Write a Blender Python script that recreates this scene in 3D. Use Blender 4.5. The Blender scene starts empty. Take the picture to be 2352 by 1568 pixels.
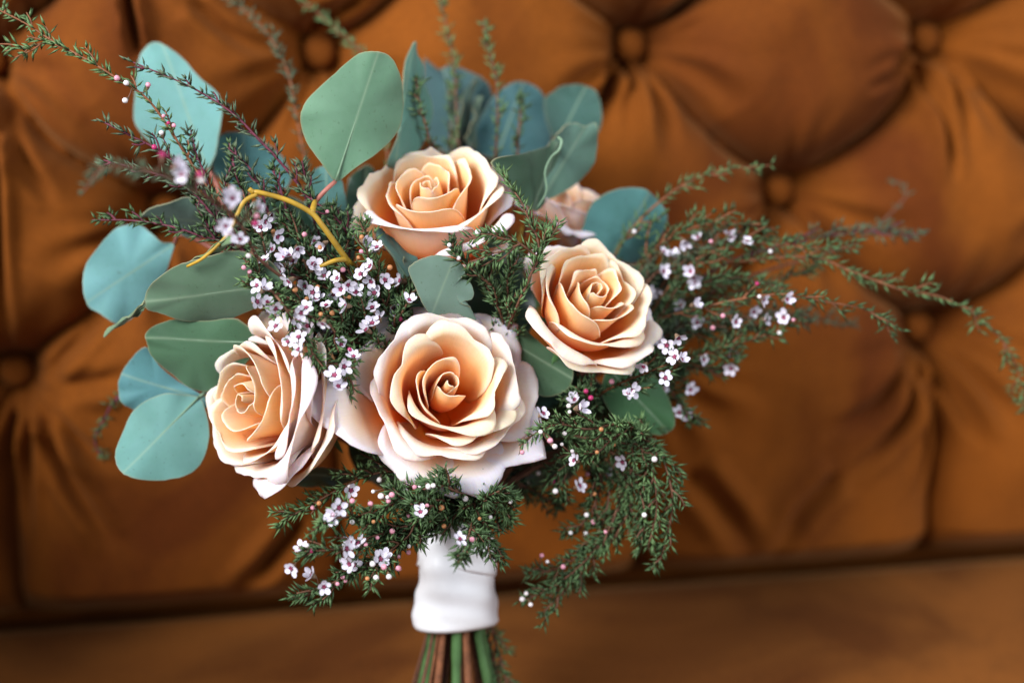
import bpy, math, random
import numpy as np
from mathutils import Vector, Matrix
random.seed(7); rng = np.random.default_rng(7)
scene = bpy.context.scene
C = scene.collection
R = math.radians

# ------------------------------------------------------------------ camera
W, H = 2352.0, 1568.0                      # pixel grid used when reading the photograph
FPX = 50 / 36 * W
PITCH = R(20); CAM = Vector((0, 0, .416))
FWD = Vector((0, math.cos(PITCH), -math.sin(PITCH)))
UP = Vector((0, math.sin(PITCH), math.cos(PITCH)))
RT = Vector((1, 0, 0))
cd = bpy.data.cameras.new('camera'); cam = bpy.data.objects.new('camera', cd); C.objects.link(cam)
cam.location = CAM; cam.rotation_euler = (R(90) - PITCH, 0, 0)
cd.lens = 50; cd.sensor_width = 36; cd.clip_start = .01; cd.clip_end = 50
cd.dof.use_dof = True; cd.dof.focus_distance = .585; cd.dof.aperture_fstop = 2.9; cd.dof.aperture_blades = 9
scene.camera = cam
scene.render.resolution_x, scene.render.resolution_y = 1024, 682

# ------------------------------------------------------------------ light (indoors, big soft window plus an added fill)
world = bpy.data.worlds.new('World'); scene.world = world; world.use_nodes = True
bg = world.node_tree.nodes['Background']
bg.inputs['Color'].default_value = (.80, .86, 1.0, 1); bg.inputs['Strength'].default_value = .52
def area(name, loc, target, size, power, col):
    l = bpy.data.lights.new(name, 'AREA'); l.shape = 'RECTANGLE'; l.size, l.size_y = size
    l.energy = power; l.color = col
    o = bpy.data.objects.new(name, l); C.objects.link(o); o.location = loc
    o.rotation_euler = (Vector(target) - Vector(loc)).to_track_quat('-Z', 'Y').to_euler()
    return o
area('window_light', (-1.45, -.80, 1.60), (0, .62, .2), (1.3, 1.2), 124, (.985, .99, 1.0))
area('right_fill_light', (1.9, -.7, 1.3), (0, .65, .15), (1.0, 1.3), 34, (.94, .97, 1.0))  # weak fill lamp added on the right, stands for no real window
scene.view_settings.view_transform = 'Standard'; scene.view_settings.look = 'None'
scene.view_settings.gamma = 1; scene.view_settings.exposure = 0.14
scene.view_settings.use_curve_mapping = False

# ------------------------------------------------------------------ helpers
def P(x, y, z):
    """photo pixel + depth along the view axis -> world point"""
    x, y, z = float(x), float(y), float(z)
    return CAM + z * (FWD + (x - W / 2) / FPX * RT - (y - H / 2) / FPX * UP)
def dirc(a, b, c):
    """right, up, toward camera -> world direction"""
    return (RT * a + UP * b - FWD * c).normalized()
def mesh_obj(name, verts, faces, mats, parent=None, smooth=True, mi=None, attrs=None):
    me = bpy.data.meshes.new(name)
    me.from_pydata([tuple(v) for v in verts], [], faces)
    if not isinstance(mats, (list, tuple)): mats = [mats]
    for m in mats: me.materials.append(m)
    if smooth: me.polygons.foreach_set('use_smooth', [True] * len(me.polygons))
    if mi is not None: me.polygons.foreach_set('material_index', mi)
    if attrs:
        for k, (typ, data) in attrs.items():
            at = me.attributes.new(k, typ, 'POINT')
            at.data.foreach_set('color' if typ == 'FLOAT_COLOR' else 'value', np.asarray(data, dtype=np.float32).ravel())
    me.update()
    o = bpy.data.objects.new(name, me); C.objects.link(o)
    if parent: o.parent = parent
    return o
def thing(name, label, cat, group=None, loc=(0, 0, 0)):
    o = bpy.data.objects.new(name, None); C.objects.link(o); o.location = loc
    o.empty_display_size = .01
    o['label'] = label; o['category'] = cat
    if group: o['group'] = group
    return o
def catmull(pts, n):
    pts = [Vector(p) for p in pts]
    if len(pts) == 2: return [pts[0].lerp(pts[1], i / (n - 1)) for i in range(n)]
    q = [2 * pts[0] - pts[1]] + pts + [2 * pts[-1] - pts[-2]]
    out = []; m = len(pts) - 1
    for i in range(n):
        f = i / (n - 1) * m; k = min(int(f), m - 1); t = f - k
        a, b, c, d = q[k], q[k + 1], q[k + 2], q[k + 3]
        out.append(.5 * ((2 * b) + (c - a) * t + (2 * a - 5 * b + 4 * c - d) * t * t + (3 * b - a - 3 * c + d) * t ** 3))
    return out
def closed_catmull(pts, n):
    m = len(pts); out = []
    pts = [np.array(p, float) for p in pts]
    for i in range(n):
        f = i / n * m; k = int(f); t = f - k
        a, b, c, d = pts[(k - 1) % m], pts[k % m], pts[(k + 1) % m], pts[(k + 2) % m]
        out.append(.5 * ((2 * b) + (c - a) * t + (2 * a - 5 * b + 4 * c - d) * t * t + (3 * b - a - 3 * c + d) * t ** 3))
    return out
class MB:
    def __init__(s): s.v = []; s.f = []; s.m = []
    def tube(s, pts, r0, r1, n=5, mat=0, cap=True, bump=0):
        N = len(pts); b0 = len(s.v); prev = None
        for i, p in enumerate(pts):
            t = (pts[min(i + 1, N - 1)] - pts[max(i - 1, 0)])
            t = t.normalized() if t.length > 1e-9 else Vector((0, 0, 1))
            if prev is None:
                x = t.orthogonal().normalized()
            else:
                x = prev - t * prev.dot(t); x = x.normalized() if x.length > 1e-6 else t.orthogonal().normalized()
            prev = x; y = t.cross(x); r = r0 + (r1 - r0) * i / max(N - 1, 1)
            if bump: r *= 1 + random.uniform(-bump, bump)
            for k in range(n):
                a = 2 * math.pi * k / n
                s.v.append(p + x * (math.cos(a) * r) + y * (math.sin(a) * r))
        for i in range(N - 1):
            for k in range(n):
                k2 = (k + 1) % n
                s.f.append((b0 + i * n + k, b0 + i * n + k2, b0 + (i + 1) * n + k2, b0 + (i + 1) * n + k)); s.m.append(mat)
        if cap:
            s.f.append(tuple(b0 + k for k in range(n))[::-1]); s.m.append(mat)
            s.f.append(tuple(b0 + (N - 1) * n + k for k in range(n))); s.m.append(mat)
    def needle(s, p, d, side, L, w, bend=0):
        """slim fleshy needle: three-sided spindle, slightly curved"""
        nrm = d.cross(side).normalized(); b = len(s.v)
        c1 = p + d * (.45 * L) + nrm * (bend * L * .35); tip = p + d * L + nrm * (bend * L)
        s.v += [p, c1 + side * w, c1 - side * w * .5 + nrm * w * .8, c1 - side * w * .5 - nrm * w * .8, tip]
        for a, c in ((1, 2), (2, 3), (3, 1)):
            s.f.append((b, b + c, b + a)); s.f.append((b + 4, b + a, b + c)); s.m += [0, 0]
    def build(s, name, mats, parent=None, smooth=True):
        return mesh_obj(name, s.v, s.f, mats, parent, smooth, s.m)
def vnoise(x, y, seed=0):
    xi = np.floor(x).astype(np.int64); yi = np.floor(y).astype(np.int64); fx = x - xi; fy = y - yi
    def h(a, b):
        n = (a * 374761393 + b * 668265263 + seed * 974634777) & 0x7fffffff
        n = ((n ^ (n >> 13)) * 1274126177) & 0x7fffffff
        return ((n ^ (n >> 16)) & 0xffff) / 65535.0 * 2 - 1
    u = fx * fx * (3 - 2 * fx); v = fy * fy * (3 - 2 * fy)
    return (h(xi, yi) * (1 - u) + h(xi + 1, yi) * u) * (1 - v) + (h(xi, yi + 1) * (1 - u) + h(xi + 1, yi + 1) * u) * v

# ------------------------------------------------------------------ materials
def new_mat(name):
    m = bpy.data.materials.new(name); m.use_nodes = True
    nt = m.node_tree; return m, nt, nt.nodes['Principled BSDF'], nt.nodes.new, nt.links.new
def setp(b, **k):
    for n, v in k.items(): b.inputs[n.replace('_', ' ')].default_value = v
def ramp(nt, fac, stops):
    r = nt.nodes.new('ShaderNodeValToRGB'); e = r.color_ramp.elements
    while len(e) < len(stops): e.new(.5)
    for i, (p, c) in enumerate(stops): e[i].position = p; e[i].color = (*c, 1)
    nt.links.new(fac, r.inputs[0]); return r.outputs[0]
def noise(nt, scale, detail=4, rough=.55, coord='Object', dist=0.0):
    t = nt.nodes.new('ShaderNodeTexCoord'); n = nt.nodes.new('ShaderNodeTexNoise')
    n.inputs['Scale'].default_value = scale; n.inputs['Detail'].default_value = detail
    n.inputs['Roughness'].default_value = rough; n.inputs['Distortion'].default_value = dist
    nt.links.new(t.outputs[coord], n.inputs['Vector']); return n.outputs['Fac']
def mixc(nt, a, b, fac, mode='MIX'):
    m = nt.nodes.new('ShaderNodeMix'); m.data_type = 'RGBA'; m.blend_type = mode
    for sock, val in ((m.inputs[0], fac), (m.inputs[6], a), (m.inputs[7], b)):
        if hasattr(val, 'node'): nt.links.new(val, sock)
        elif isinstance(val, (int, float)): sock.default_value = val
        else: sock.default_value = (*val, 1)
    return m.outputs[2]
def bump(nt, b, h, strength, dist):
    n = nt.nodes.new('ShaderNodeBump'); n.inputs['Strength'].default_value = strength; n.inputs['Distance'].default_value = dist
    nt.links.new(h, n.inputs['Height']); nt.links.new(n.outputs[0], b.inputs['Normal'])

def velvet(name, base, nap, sheen=.55, lo=.33, hi=.66, sc=7):
    m, nt, b, N, L = new_mat(name)
    n1 = noise(nt, sc, 4, .5, dist=.8); n2 = noise(nt, 420, 2, .6)
    c = ramp(nt, n1, [(lo, nap), ((lo + hi) / 2, base), (hi, tuple(min(1, x * 1.28) for x in base))])
    c = mixc(nt, c, (.5, .5, .5), .0)
    n3 = ramp(nt, n2, [(.3, (.86, .86, .86)), (.7, (1.1, 1.1, 1.1))])
    c = mixc(nt, c, n3, 1.0, 'MULTIPLY')
    L(c, b.inputs['Base Color']); setp(b, Roughness=.9)
    b.inputs['Specular IOR Level'].default_value = .15
    b.inputs['Sheen Weight'].default_value = sheen; b.inputs['Sheen Roughness'].default_value = .38
    b.inputs['Sheen Tint'].default_value = (1.0, .52, .20, 1)
    bump(nt, b, n2, .25, .0006)
    return m
M = {}
M['velvet'] = velvet('amber_velvet', (.148, .0395, .0026), (.086, .0185, .0009), .15)
M['velvet_seat'] = velvet('amber_velvet_seat', (.128, .040, .0056), (.082, .022, .0022), .17, .40, .60, 5.5)

def petal_mat():
    m, nt, b, N, L = new_mat('rose_petal')
    a = N('ShaderNodeAttribute'); a.attribute_name = 'pigment'
    nz = noise(nt, 260, 3, .6); v = ramp(nt, nz, [(.3, (.97, .955, .95)), (.7, (1.0, 1.0, 1.0))])
    c = mixc(nt, a.outputs['Color'], v, 1.0, 'MULTIPLY')
    st = N('ShaderNodeAttribute'); st.attribute_name = 'st'
    mp = N('ShaderNodeMapping'); mp.inputs['Scale'].default_value = (46, 2.2, 7); L(st.outputs['Vector'], mp.inputs['Vector'])
    vn = N('ShaderNodeTexNoise'); vn.inputs['Scale'].default_value = 1; vn.inputs['Detail'].default_value = 4; vn.inputs['Distortion'].default_value = .4
    L(mp.outputs[0], vn.inputs['Vector'])
    vc = ramp(nt, vn.outputs['Fac'], [(.30, (.94, .86, .80)), (.55, (1, 1, 1))]); c = mixc(nt, c, vc, .3, 'MULTIPLY')
    br = ramp(nt, noise(nt, 75, 3, .6, dist=.4), [(.22, (.80, .62, .50)), (.29, (1, 1, 1))]); c = mixc(nt, c, br, .8, 'MULTIPLY')
    L(c, b.inputs['Base Color']); setp(b, Roughness=.6)
    b.inputs['Specular IOR Level'].default_value = .18
    b.inputs['Subsurface Weight'].default_value = .5
    b.inputs['Subsurface Radius'].default_value = (1.0, .42, .16); b.inputs['Subsurface Scale'].default_value = .005
    b.inputs['Sheen Weight'].default_value = .12; b.inputs['Sheen Roughness'].default_value = .4
    bump(nt, b, vn.outputs['Fac'], .20, .0005)
    tr = N('ShaderNodeBsdfTranslucent'); tc = mixc(nt, c, c, 1.0, 'MULTIPLY'); L(tc, tr.inputs['Color'])
    mx = N('ShaderNodeMixShader'); mx.inputs[0].default_value = .16
    L(b.outputs[0], mx.inputs[1]); L(tr.outputs[0], mx.inputs[2]); L(mx.outputs[0], nt.nodes['Material Output'].inputs['Surface'])
    return m
M['petal'] = petal_mat()
def leaf_mat(name, rough=.5, spec=.35, spots=.5):
    m, nt, b, N, L = new_mat(name)
    a = N('ShaderNodeAttribute'); a.attribute_name = 'pigment'
    r = N('ShaderNodeAttribute'); r.attribute_name = 'rib'
    n1 = noise(nt, 55, 4, .6); v = ramp(nt, n1, [(.25, (.80, .84, .80)), (.55, (1, 1, 1)), (.8, (1.10, 1.08, 1.12))])
    c = mixc(nt, a.outputs['Color'], v, 1.0, 'MULTIPLY')
    n2 = noise(nt, 620, 2, .5); sp = ramp(nt, n2, [(.27, (.55, .5, .42)), (.34, (1, 1, 1))])
    c = mixc(nt, c, sp, spots, 'MULTIPLY')
    ab = N('ShaderNodeMath'); ab.operation = 'ABSOLUTE'; L(r.outputs['Fac'], ab.inputs[0])
    rr = ramp(nt, ab.outputs[0], [(.0, (.35, .35, .35)), (.5, (.12, .12, .12)), (1, (0, 0, 0))])
    c = mixc(nt, c, (.25, .33, .22), rr)
    L(c, b.inputs['Base Color']); setp(b, Roughness=rough)
    b.inputs['Specular IOR Level'].default_value = spec
    b.inputs['Subsurface Weight'].default_value = .12
    b.inputs['Subsurface Radius'].default_value = (.4, 1, .4); b.inputs['Subsurface Scale'].default_value = .001
    b.inputs['Sheen Weight'].default_value = .15
    bump(nt, b, noise(nt, 240, 4, .65), .18, .0006)
    return m
M['leaf'] = leaf_mat('eucalyptus_leaf', .66, .2)
M['rose_leaf'] = leaf_mat('rose_leaf', .32, .5, .2)
def plain(name, col, rough=.6, var=.25, scale=300, sss=0, spec=.3):
    m, nt, b, N, L = new_mat(name)
    lo = tuple(x * (1 - var) for x in col); hi = tuple(min(1, x * (1 + var)) for x in col)
    L(ramp(nt, noise(nt, scale, 3), [(.3, lo), (.7, hi)]), b.inputs['Base Color']); setp(b, Roughness=rough)
    b.inputs['Specular IOR Level'].default_value = spec
    if sss:
        b.inputs['Subsurface Weight'].default_value = sss; b.inputs['Subsurface Radius'].default_value = (1, .8, .8); b.inputs['Subsurface Scale'].default_value = .001
    return m
M['needle'] = plain('needle_green', (.050, .092, .034), .5, .5, 160)
M['needle_fresh'] = plain('needle_fresh', (.078, .138, .050), .5, .4, 160)
M['needle_grey'] = plain('needle_grey_green', (.064, .092, .050), .55, .4, 160)
M['twig'] = plain('twig_brown', (.115, .050, .028), .7, .35, 400)
M['twig_purple'] = plain('twig_purple', (.10, .020, .036), .6, .4, 300)
M['twig_rust'] = plain('twig_rust', (.17, .062, .026), .65, .35, 300)
M['yellow_stem'] = plain('yellow_stem', (.34, .205, .022), .45, .3, 120)
M['green_stem'] = plain('green_stem', (.055, .120, .038), .5, .35, 90)
M['pink_stalk'] = plain('pink_stalk', (.30, .11, .085), .5, .25, 200)
M['blossom'] = plain('waxflower_petal', (.62, .58, .66), .5, .12, 500, .3)
M['centre'] = plain('waxflower_centre', (.24, .032, .085), .4, .5, 700)
M['calyx'] = plain('waxflower_calyx', (.17, .11, .07), .5, .35, 500)
M['bud_white'] = plain('bud_white', (.66, .61, .61), .4, .1, 500, .3)
M['bud_pink'] = plain('bud_pink', (.60, .27, .34), .4, .3, 500, .3)
M['bud_magenta'] = plain('bud_magenta', (.36, .024, .11), .4, .3, 500, .2)
M['bud_orange'] = plain('bud_orange', (.46, .20, .08), .45, .25, 500, .2)
def satin():
    m, nt, b, N, L = new_mat('white_satin')
    L(ramp(nt, noise(nt, 30, 3), [(.3, (.74, .745, .77)), (.7, (.79, .79, .80))]), b.inputs['Base Color'])
    setp(b, Roughness=.36); b.inputs['Specular IOR Level'].default_value = .35
    b.inputs['Sheen Weight'].default_value = .25
    t = N('ShaderNodeTexCoord'); w = N('ShaderNodeTexWave'); w.inputs['Scale'].default_value = 900; w.bands_direction = 'Z'
    L(t.outputs['Object'], w.inputs['Vector']); bump(nt, b, w.outputs['Fac'], .08, .0002)
    return m
M['satin'] = satin()

# ------------------------------------------------------------------ sofa
YAW, REC = R(8), R(10)
SO = Vector((0, .755, 0)); SU = Vector((math.cos(YAW), math.sin(YAW), 0))
SV = Vector((-math.sin(YAW) * math.sin(REC), math.cos(YAW) * math.sin(REC), math.cos(REC)))
SN = SU.cross(SV); SN = -SN if SN.y > 0 else SN
def on_back(x, y, h=.02):
    d = FWD + (x - W / 2) / FPX * RT - (y - H / 2) / FPX * UP
    t = (SO + SN * h - CAM).dot(SN) / d.dot(SN); q = CAM + d * t - SO
    return q.dot(SU), q.dot(SV)
AU, AV, U0, V3 = .1765, .0855, .0765, .131       # tuft lattice read off the buttons
ZTOP = .56
sofa = thing('sofa', 'amber velvet sofa with deep button tufted backrest behind the bouquet', 'sofa', loc=(0, .60, 0))
inv = Matrix.Translation((0, -.60, 0))
def in_sofa(o): o.matrix_parent_inverse = inv; return o
buttons = []
for j in range(0, 6):
    for i in range(-4, 4):
        u = U0 + (i + (.5 if j % 2 else 0)) * AU
        if -.56 < u < .56: buttons.append((u, V3 + j * AV, j))
BUT = np.array([(b[0], b[1]) for b in buttons])
segs = []
for a in range(len(buttons)):
    for b in range(a + 1, len(buttons)):
        A, B = buttons[a], buttons[b]
        if abs(A[2] - B[2]) == 1 and abs(abs(A[0] - B[0]) - AU / 2) < 1e-4: segs.append((A[:2], B[:2]))
for b in buttons:
    if b[2] == 0: segs.append(((b[0], b[1]), (b[0] - .004, -.03)))
gu = np.arange(-.54, .5601, .00225); gv = np.arange(-.012, ZTOP, .00225)
U, V = np.meshgrid(gu, gv)
# scalloped creases: lower edges of every diamond sag
pp = (U - U0) / AU + (V - V3) / (2 * AV); qq = (U - U0) / AU - (V - V3) / (2 * AV)
sag = (np.sin(math.pi * pp) ** 2 + np.sin(math.pi * qq) ** 2 - .6 * np.sin(math.pi * pp) ** 2 * np.sin(math.pi * qq) ** 2)
below = np.clip((V - V3) / .04 + .3, 0, 1)
Vq = V + .0105 * sag * below + .002 * vnoise(U * 30, V * 30, 3)
Uq = U + .002 * vnoise(U * 26 + 9, V * 26, 4)
dmin = np.full(U.shape, 9.0)
for (a, b) in segs:
    ax, ay = a; bx, by = b; dx, dy = bx - ax, by - ay
    t = np.clip(((Uq - ax) * dx + (Vq - ay) * dy) / (dx * dx + dy * dy), 0, 1)
    dmin = np.minimum(dmin, np.hypot(Uq - ax - t * dx, Vq - ay - t * dy))
rb = np.full(U.shape, 9.0); ang = np.zeros(U.shape); bi = np.zeros(U.shape, int)
for k, (bu, bv) in enumerate(BUT):
    r_ = np.hypot(U - bu, V - bv); m_ = r_ < rb; rb[m_] = r_[m_]; ang[m_] = np.arctan2(V - bv, U - bu)[m_]; bi[m_] = k
Dm = .046
f = np.clip(dmin / Dm, 0, 1); pillow = np.clip(1 - (1 - f) ** 2.3, 0, 1) ** .62
crease = .024 * (1 - np.exp(-(rb / .034) ** 1.4))
h = crease - .007 * np.exp(-(dmin / .0035) ** 2) * np.clip(rb / .02, 0, 1) + .032 * pillow ** 1.1 * (1 - .85 * np.exp(-(rb / .021) ** 2.5)) - .016 * np.exp(-(rb / .0165) ** 5)
# gathers fanning out below and above every button
dn = np.clip(-np.sin(ang), 0, 1) ** .7 + .25
rip = np.cos(ang * 15 + 2.1 * np.sin(bi * 2.7) + 1.2 * vnoise(U * 40, V * 40, 8)) + .6 * np.cos(ang * 9 + bi * 1.3)
h += .0050 * rip * dn * np.exp(-((rb - .022) / .030) ** 2) * np.clip(rb / .014, 0, 1)
h += .0030 * vnoise(U * 14, V * 14, 1) * pillow + .0014 * vnoise(U * 34, V * 34, 2) * pillow + .0007 * vnoise(U * 80, V * 55, 5)
# pleats and pulled folds read off the photograph
def pleat(px, depth, width, ridge=.5):
    global h
    q = [on_back(x, y, .03) for x, y in px]; q = [Vector((a, b, 0)) for a, b in q]
    c = catmull(q, 24); best = np.full(U.shape, 9.0); side = np.zeros(U.shape); tt = np.zeros(U.shape)
    for i in range(23):
        ax, ay = c[i].x, c[i].y; dx, dy = c[i + 1].x - ax, c[i + 1].y - ay; l2 = dx * dx + dy * dy + 1e-12
        t = np.clip(((U - ax) * dx + (V - ay) * dy) / l2, 0, 1)
        ex, ey = U - ax - t * dx, V - ay - t * dy; d = np.hypot(ex, ey); m_ = d < best
        best[m_] = d[m_]; side[m_] = np.sign(dx * ey - dy * ex)[m_]; tt[m_] = ((i + t) / 23)[m_]
    fade = np.clip(tt * 8, 0, 1) * np.clip((1 - tt) * 2.2, 0, 1)
    h = h - depth * fade * np.exp(-(best / width) ** 2) + ridge * depth * fade * np.exp(-((best - 2.1 * width) / (1.3 * width)) ** 2)
for px, d_, w_ in [
    ([(2132, 100), (2142, 250), (2150, 420)], .007, .0035), ([(2160, 110), (2230, 190), (2352, 300)], .004, .004),
    ([(2090, 110), (2040, 170), (1960, 210)], .004, .004), ([(1455, 130), (1470, 180), (1475, 230)], .006, .004),
    ([(1420, 130), (1405, 180), (1400, 240)], .005, .004), ([(1500, 60), (1560, 25), (1600, -20)], .005, .004),
    ([(2100, 780), (2040, 950), (1900, 1080)], .005, .005), ([(2145, 790), (2190, 900), (2230, 1010)], .006, .005),
    ([(2120, 800), (2110, 1000), (2080, 1130)], .005, .005), ([(2085, 770), (2000, 900), (1850, 980)], .004, .006),
    ([(60, 930), (70, 1080), (75, 1230)], .006, .004), ([(95, 930), (160, 1060), (280, 1230)], .008, .005),
    ([(115, 910), (200, 1000), (300, 1060)], .004, .005), ([(40, 930), (15, 1020), (0, 1120)], .006, .004),
    ([(110, 860), (200, 760), (260, 700)], .005, .005), ([(120, 880), (240, 860), (330, 830)], .003, .006),
    ([(300, -20), (318, 60), (330, 140)], .009, .0035), ([(60, -10), (40, 60), (0, 130)], .004, .004),
    ([(0, 270), (15, 480), (25, 760)], .007, .0035), ([(5, 250), (60, 360), (140, 470)], .005, .004),
    ([(700, 60), (780, 20), (860, -20)], .005, .004), ([(440, 0), (520, 70), (620, 130)], .004, .005),
    ([(1820, 440), (1880, 540), (1950, 600)], .005, .005), ([(1560, 1060), (1640, 1150), (1700, 1250)], .005, .008),
    ([(1900, 1060), (1800, 1160), (1740, 1260)], .004, .007), ([(700, 1160), (620, 1260), (540, 1340)], .006, .006)]:
    pleat(px, d_ * 1.9, w_ * .7, .6)
# the bottom tucks in behind the seat, the top rolls over
h = h * np.clip((V + .006) / .022, .0, 1) ** .5
h = np.maximum(h, -.018)
pos = (np.array(SO)[None, None] + U[..., None] * np.array(SU) + V[..., None] * np.array(SV) + h[..., None] * np.array(SN))
# one mesh per upholstered panel (a fold bounds each of them)
ci = np.floor(pp[:-1, :-1]).astype(int); cj = np.floor(qq[:-1, :-1]).astype(int)
ppw = (Uq - U0) / AU + (Vq - V3) / (2 * AV); qqw = (Uq - U0) / AU - (Vq - V3) / (2 * AV)
ci = np.floor(ppw)[:-1, :-1].astype(int); cj = np.floor(qqw)[:-1, :-1].astype(int)
low = (ci - cj) <= -0 # cells whose top button is in the bottom row or lower
row = ci - cj
bot = np.floor((Uq - U0) / AU)[:-1, :-1].astype(int)
key = np.where(row < 0, 10000 + bot, ci * 100 + cj)
key = np.where((row == 0), np.where(Vq[:-1, :-1] < V3, 10000 + bot, ci * 100 + cj), key)
key = np.where((row == 0), 10000 + bot, key)
nv, nu = U.shape
idx = np.arange(nv * nu).reshape(nv, nu); flat = pos.reshape(-1, 3)
back = mesh_obj('backrest', *(lambda: (
    [SO + SU * a + SV * b + SN * c for a in (-.56, .57) for b in (-.06, ZTOP) for c in (-.12, -.026)],
    [(0, 1, 3, 2), (4, 6, 7, 5), (0, 4, 5, 1), (2, 3, 7, 6), (0, 2, 6, 4), (1, 5, 7, 3)]))(), M['velvet'], sofa, smooth=False)
in_sofa(back)
quads = np.stack([idx[:-1, :-1], idx[:-1, 1:], idx[1:, 1:], idx[1:, :-1]], -1)
for k in np.unique(key):
    q = quads[key == k]
    if len(q) < 40: 
        pass
    us, invx = np.unique(q.ravel(), return_inverse=True)
    o = mesh_obj('tufted_panel', flat[us], [tuple(int(z) for z in r_) for r_ in invx.reshape(-1, 4)], M['velvet'], back)
# covered buttons
def dome(n=20, rings=6, r=.0098, hgt=.0062):
    vs, fs = [], []
    for i in range(rings + 1):
        a = i / rings * math.pi / 2
        for k in range(n):
            t = 2 * math.pi * k / n
            vs.append((r * math.cos(a) ** .75 * math.cos(t) if i < rings else 0, r * math.cos(a) ** .75 * math.sin(t) if i < rings else 0, hgt * math.sin(a)))
    for k in range(n): vs.append((r * .8 * math.cos(2 * math.pi * k / n), r * .8 * math.sin(2 * math.pi * k / n), -.006))
    for i in range(rings):
        for k in range(n): fs.append((i * n + k, i * n + (k + 1) % n, (i + 1) * n + (k + 1) % n, (i + 1) * n + k))
    b = (rings + 1) * n
    for k in range(n): fs.append((b + k, b + (k + 1) % n, (k + 1) % n, k))
    return vs, fs
bm0 = None
rot = Matrix((SU, SV, SN)).transposed().to_4x4() if SU.cross(SV).dot(SN) > 0 else Matrix((-SU, SV, SN)).transposed().to_4x4()
for (u, v, j) in buttons:
    if bm0 is None:
        o = mesh_obj('button', *dome(), M['velvet'], back); bm0 = o
    else:
        o = bm0.copy(); C.objects.link(o); o.parent = back
    o.matrix_world = Matrix.Translation(SO + SU * u + SV * v + SN * -.0050) @ rot @ Matrix.Rotation(random.uniform(0, 6), 4, 'Z')
    o.matrix_parent_inverse = Matrix.Identity(4)
    o.matrix_basis = Matrix.Translation(SO + SU * u + SV * v + SN * -.0050) @ rot @ Matrix.Rotation(random.uniform(0, 6), 4, 'Z') @ Matrix.Rotation(random.uniform(-.15, .15), 4, 'X')
# seat cushion
su = np.arange(-.60, .601, .006); sw = np.concatenate([np.arange(-.075, .02, .0012), np.arange(.02, .66, .006)])
A_, B_ = np.meshgrid(su, sw)
SB = Vector((math.sin(YAW), -math.cos(YAW), 0))
so2 = SO + SN * .016; so2.z = 0
z = -.0110 * (1 - np.clip(B_ / .028, 0, 1)) ** 2.2 - .0020 * vnoise(A_ * 6, B_ * 6, 31) * np.clip(B_ / .05, 0, 1) - .0022
z = np.where(B_ < .004, z - np.minimum((.004 - B_) * 1.6, .016), z) + .0005 * vnoise(A_ * 22, B_ * 22, 33)
sp = np.array(so2)[None, None] + A_[..., None] * np.array(SU) + B_[..., None] * np.array(SB); sp[..., 2] += z
n2, n1 = A_.shape; ix = np.arange(n1 * n2).reshape(n2, n1)
fs = [tuple(int(t) for t in q) for q in np.stack([ix[:-1, :-1], ix[1:, :-1], ix[1:, 1:], ix[:-1, 1:]], -1).reshape(-1, 4)]
vs = [tuple(t) for t in sp.reshape(-1, 3)]
# sides and bottom of the cushion
ring = list(ix[0, :]) + list(ix[1:, -1]) + list(ix[-1, ::-1][1:]) + list(ix[::-1, 0][1:-1])
b0 = len(vs); vs += [(vs[int(i)][0], vs[int(i)][1], -.14) for i in ring]; nr = len(ring)
fs += [(int(ring[k]), int(ring[(k + 1) % nr]), b0 + (k + 1) % nr, b0 + k) for k in range(nr)]
fs.append(tuple(b0 + k for k in range(nr)))
in_sofa(mesh_obj('seat_cushion', vs, fs, M['velvet_seat'], sofa))

# padded arm added out of view so the sofa's lower left falls into shade
def arm(u0, u1, hgt):
    prof = [(u1, -.13), (u1, hgt - .07)]
    cu, cr = (u0 + u1) / 2 + .012, (u1 - u0) / 2 + .012
    for i in range(13):
        a = math.radians(-25 + i * (230 / 12)); prof.append((cu + cr * math.cos(a), hgt - .07 + .075 * math.sin(a)))
    prof.append((u0, -.13))
    vs, fs = [], []; n = len(prof); st_ = 14
    for j in range(st_):
        w_ = -.03 + .72 * j / (st_ - 1)
        for (a, b) in prof:
            q = so2 + SU * (a + .002 * math.sin(9 * j)) + SB * w_; vs.append((q.x, q.y, b + .003 * math.sin(j * 1.7)))
    for j in range(st_ - 1):
        for i in range(n): fs.append((j * n + i, j * n + (i + 1) % n, (j + 1) * n + (i + 1) % n, (j + 1) * n + i))
    fs.append(tuple(range(n))[::-1]); fs.append(tuple((st_ - 1) * n + i for i in range(n)))
    return vs, fs
in_sofa(mesh_obj('added_armrest', *arm(-.58, -.415, .31), M['velvet'], sofa))

# ------------------------------------------------------------------ the binding: every stem runs through it
BIND = P(1050, 1215, .640); BASE = P(1046, 1430, .650)
AX = (BIND - BASE).normalized()
def stem_path(head, k, spread=.010, below=True):
    """stem from the foot on the seat, through the wrap, up to the head"""
    a = 2.399 * k; rr = .0135 * math.sqrt(((k * 7) % 19 + .5) / 19)
    off = RT * (math.cos(a) * rr) + FWD * (math.sin(a) * rr)
    off2 = off * .8
    pts = []
    if below:
        foot = BASE + off * 2.0 - AX * ((BASE.z - .0015) / AX.z); foot.z = .0012 + .001 * (k % 3)
        pts += [foot, foot.lerp(BASE + off, .5) + off * .15]
    pts += [BASE + off, BIND + off2]
    mid = (BIND + off2).lerp(head, .5) + FWD * .014 + AX * (.22 * (head - BIND).length * (.55 if (head - BIND).dot(AX) > 0 else .2))
    return pts, [BIND + off2, mid]

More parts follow.
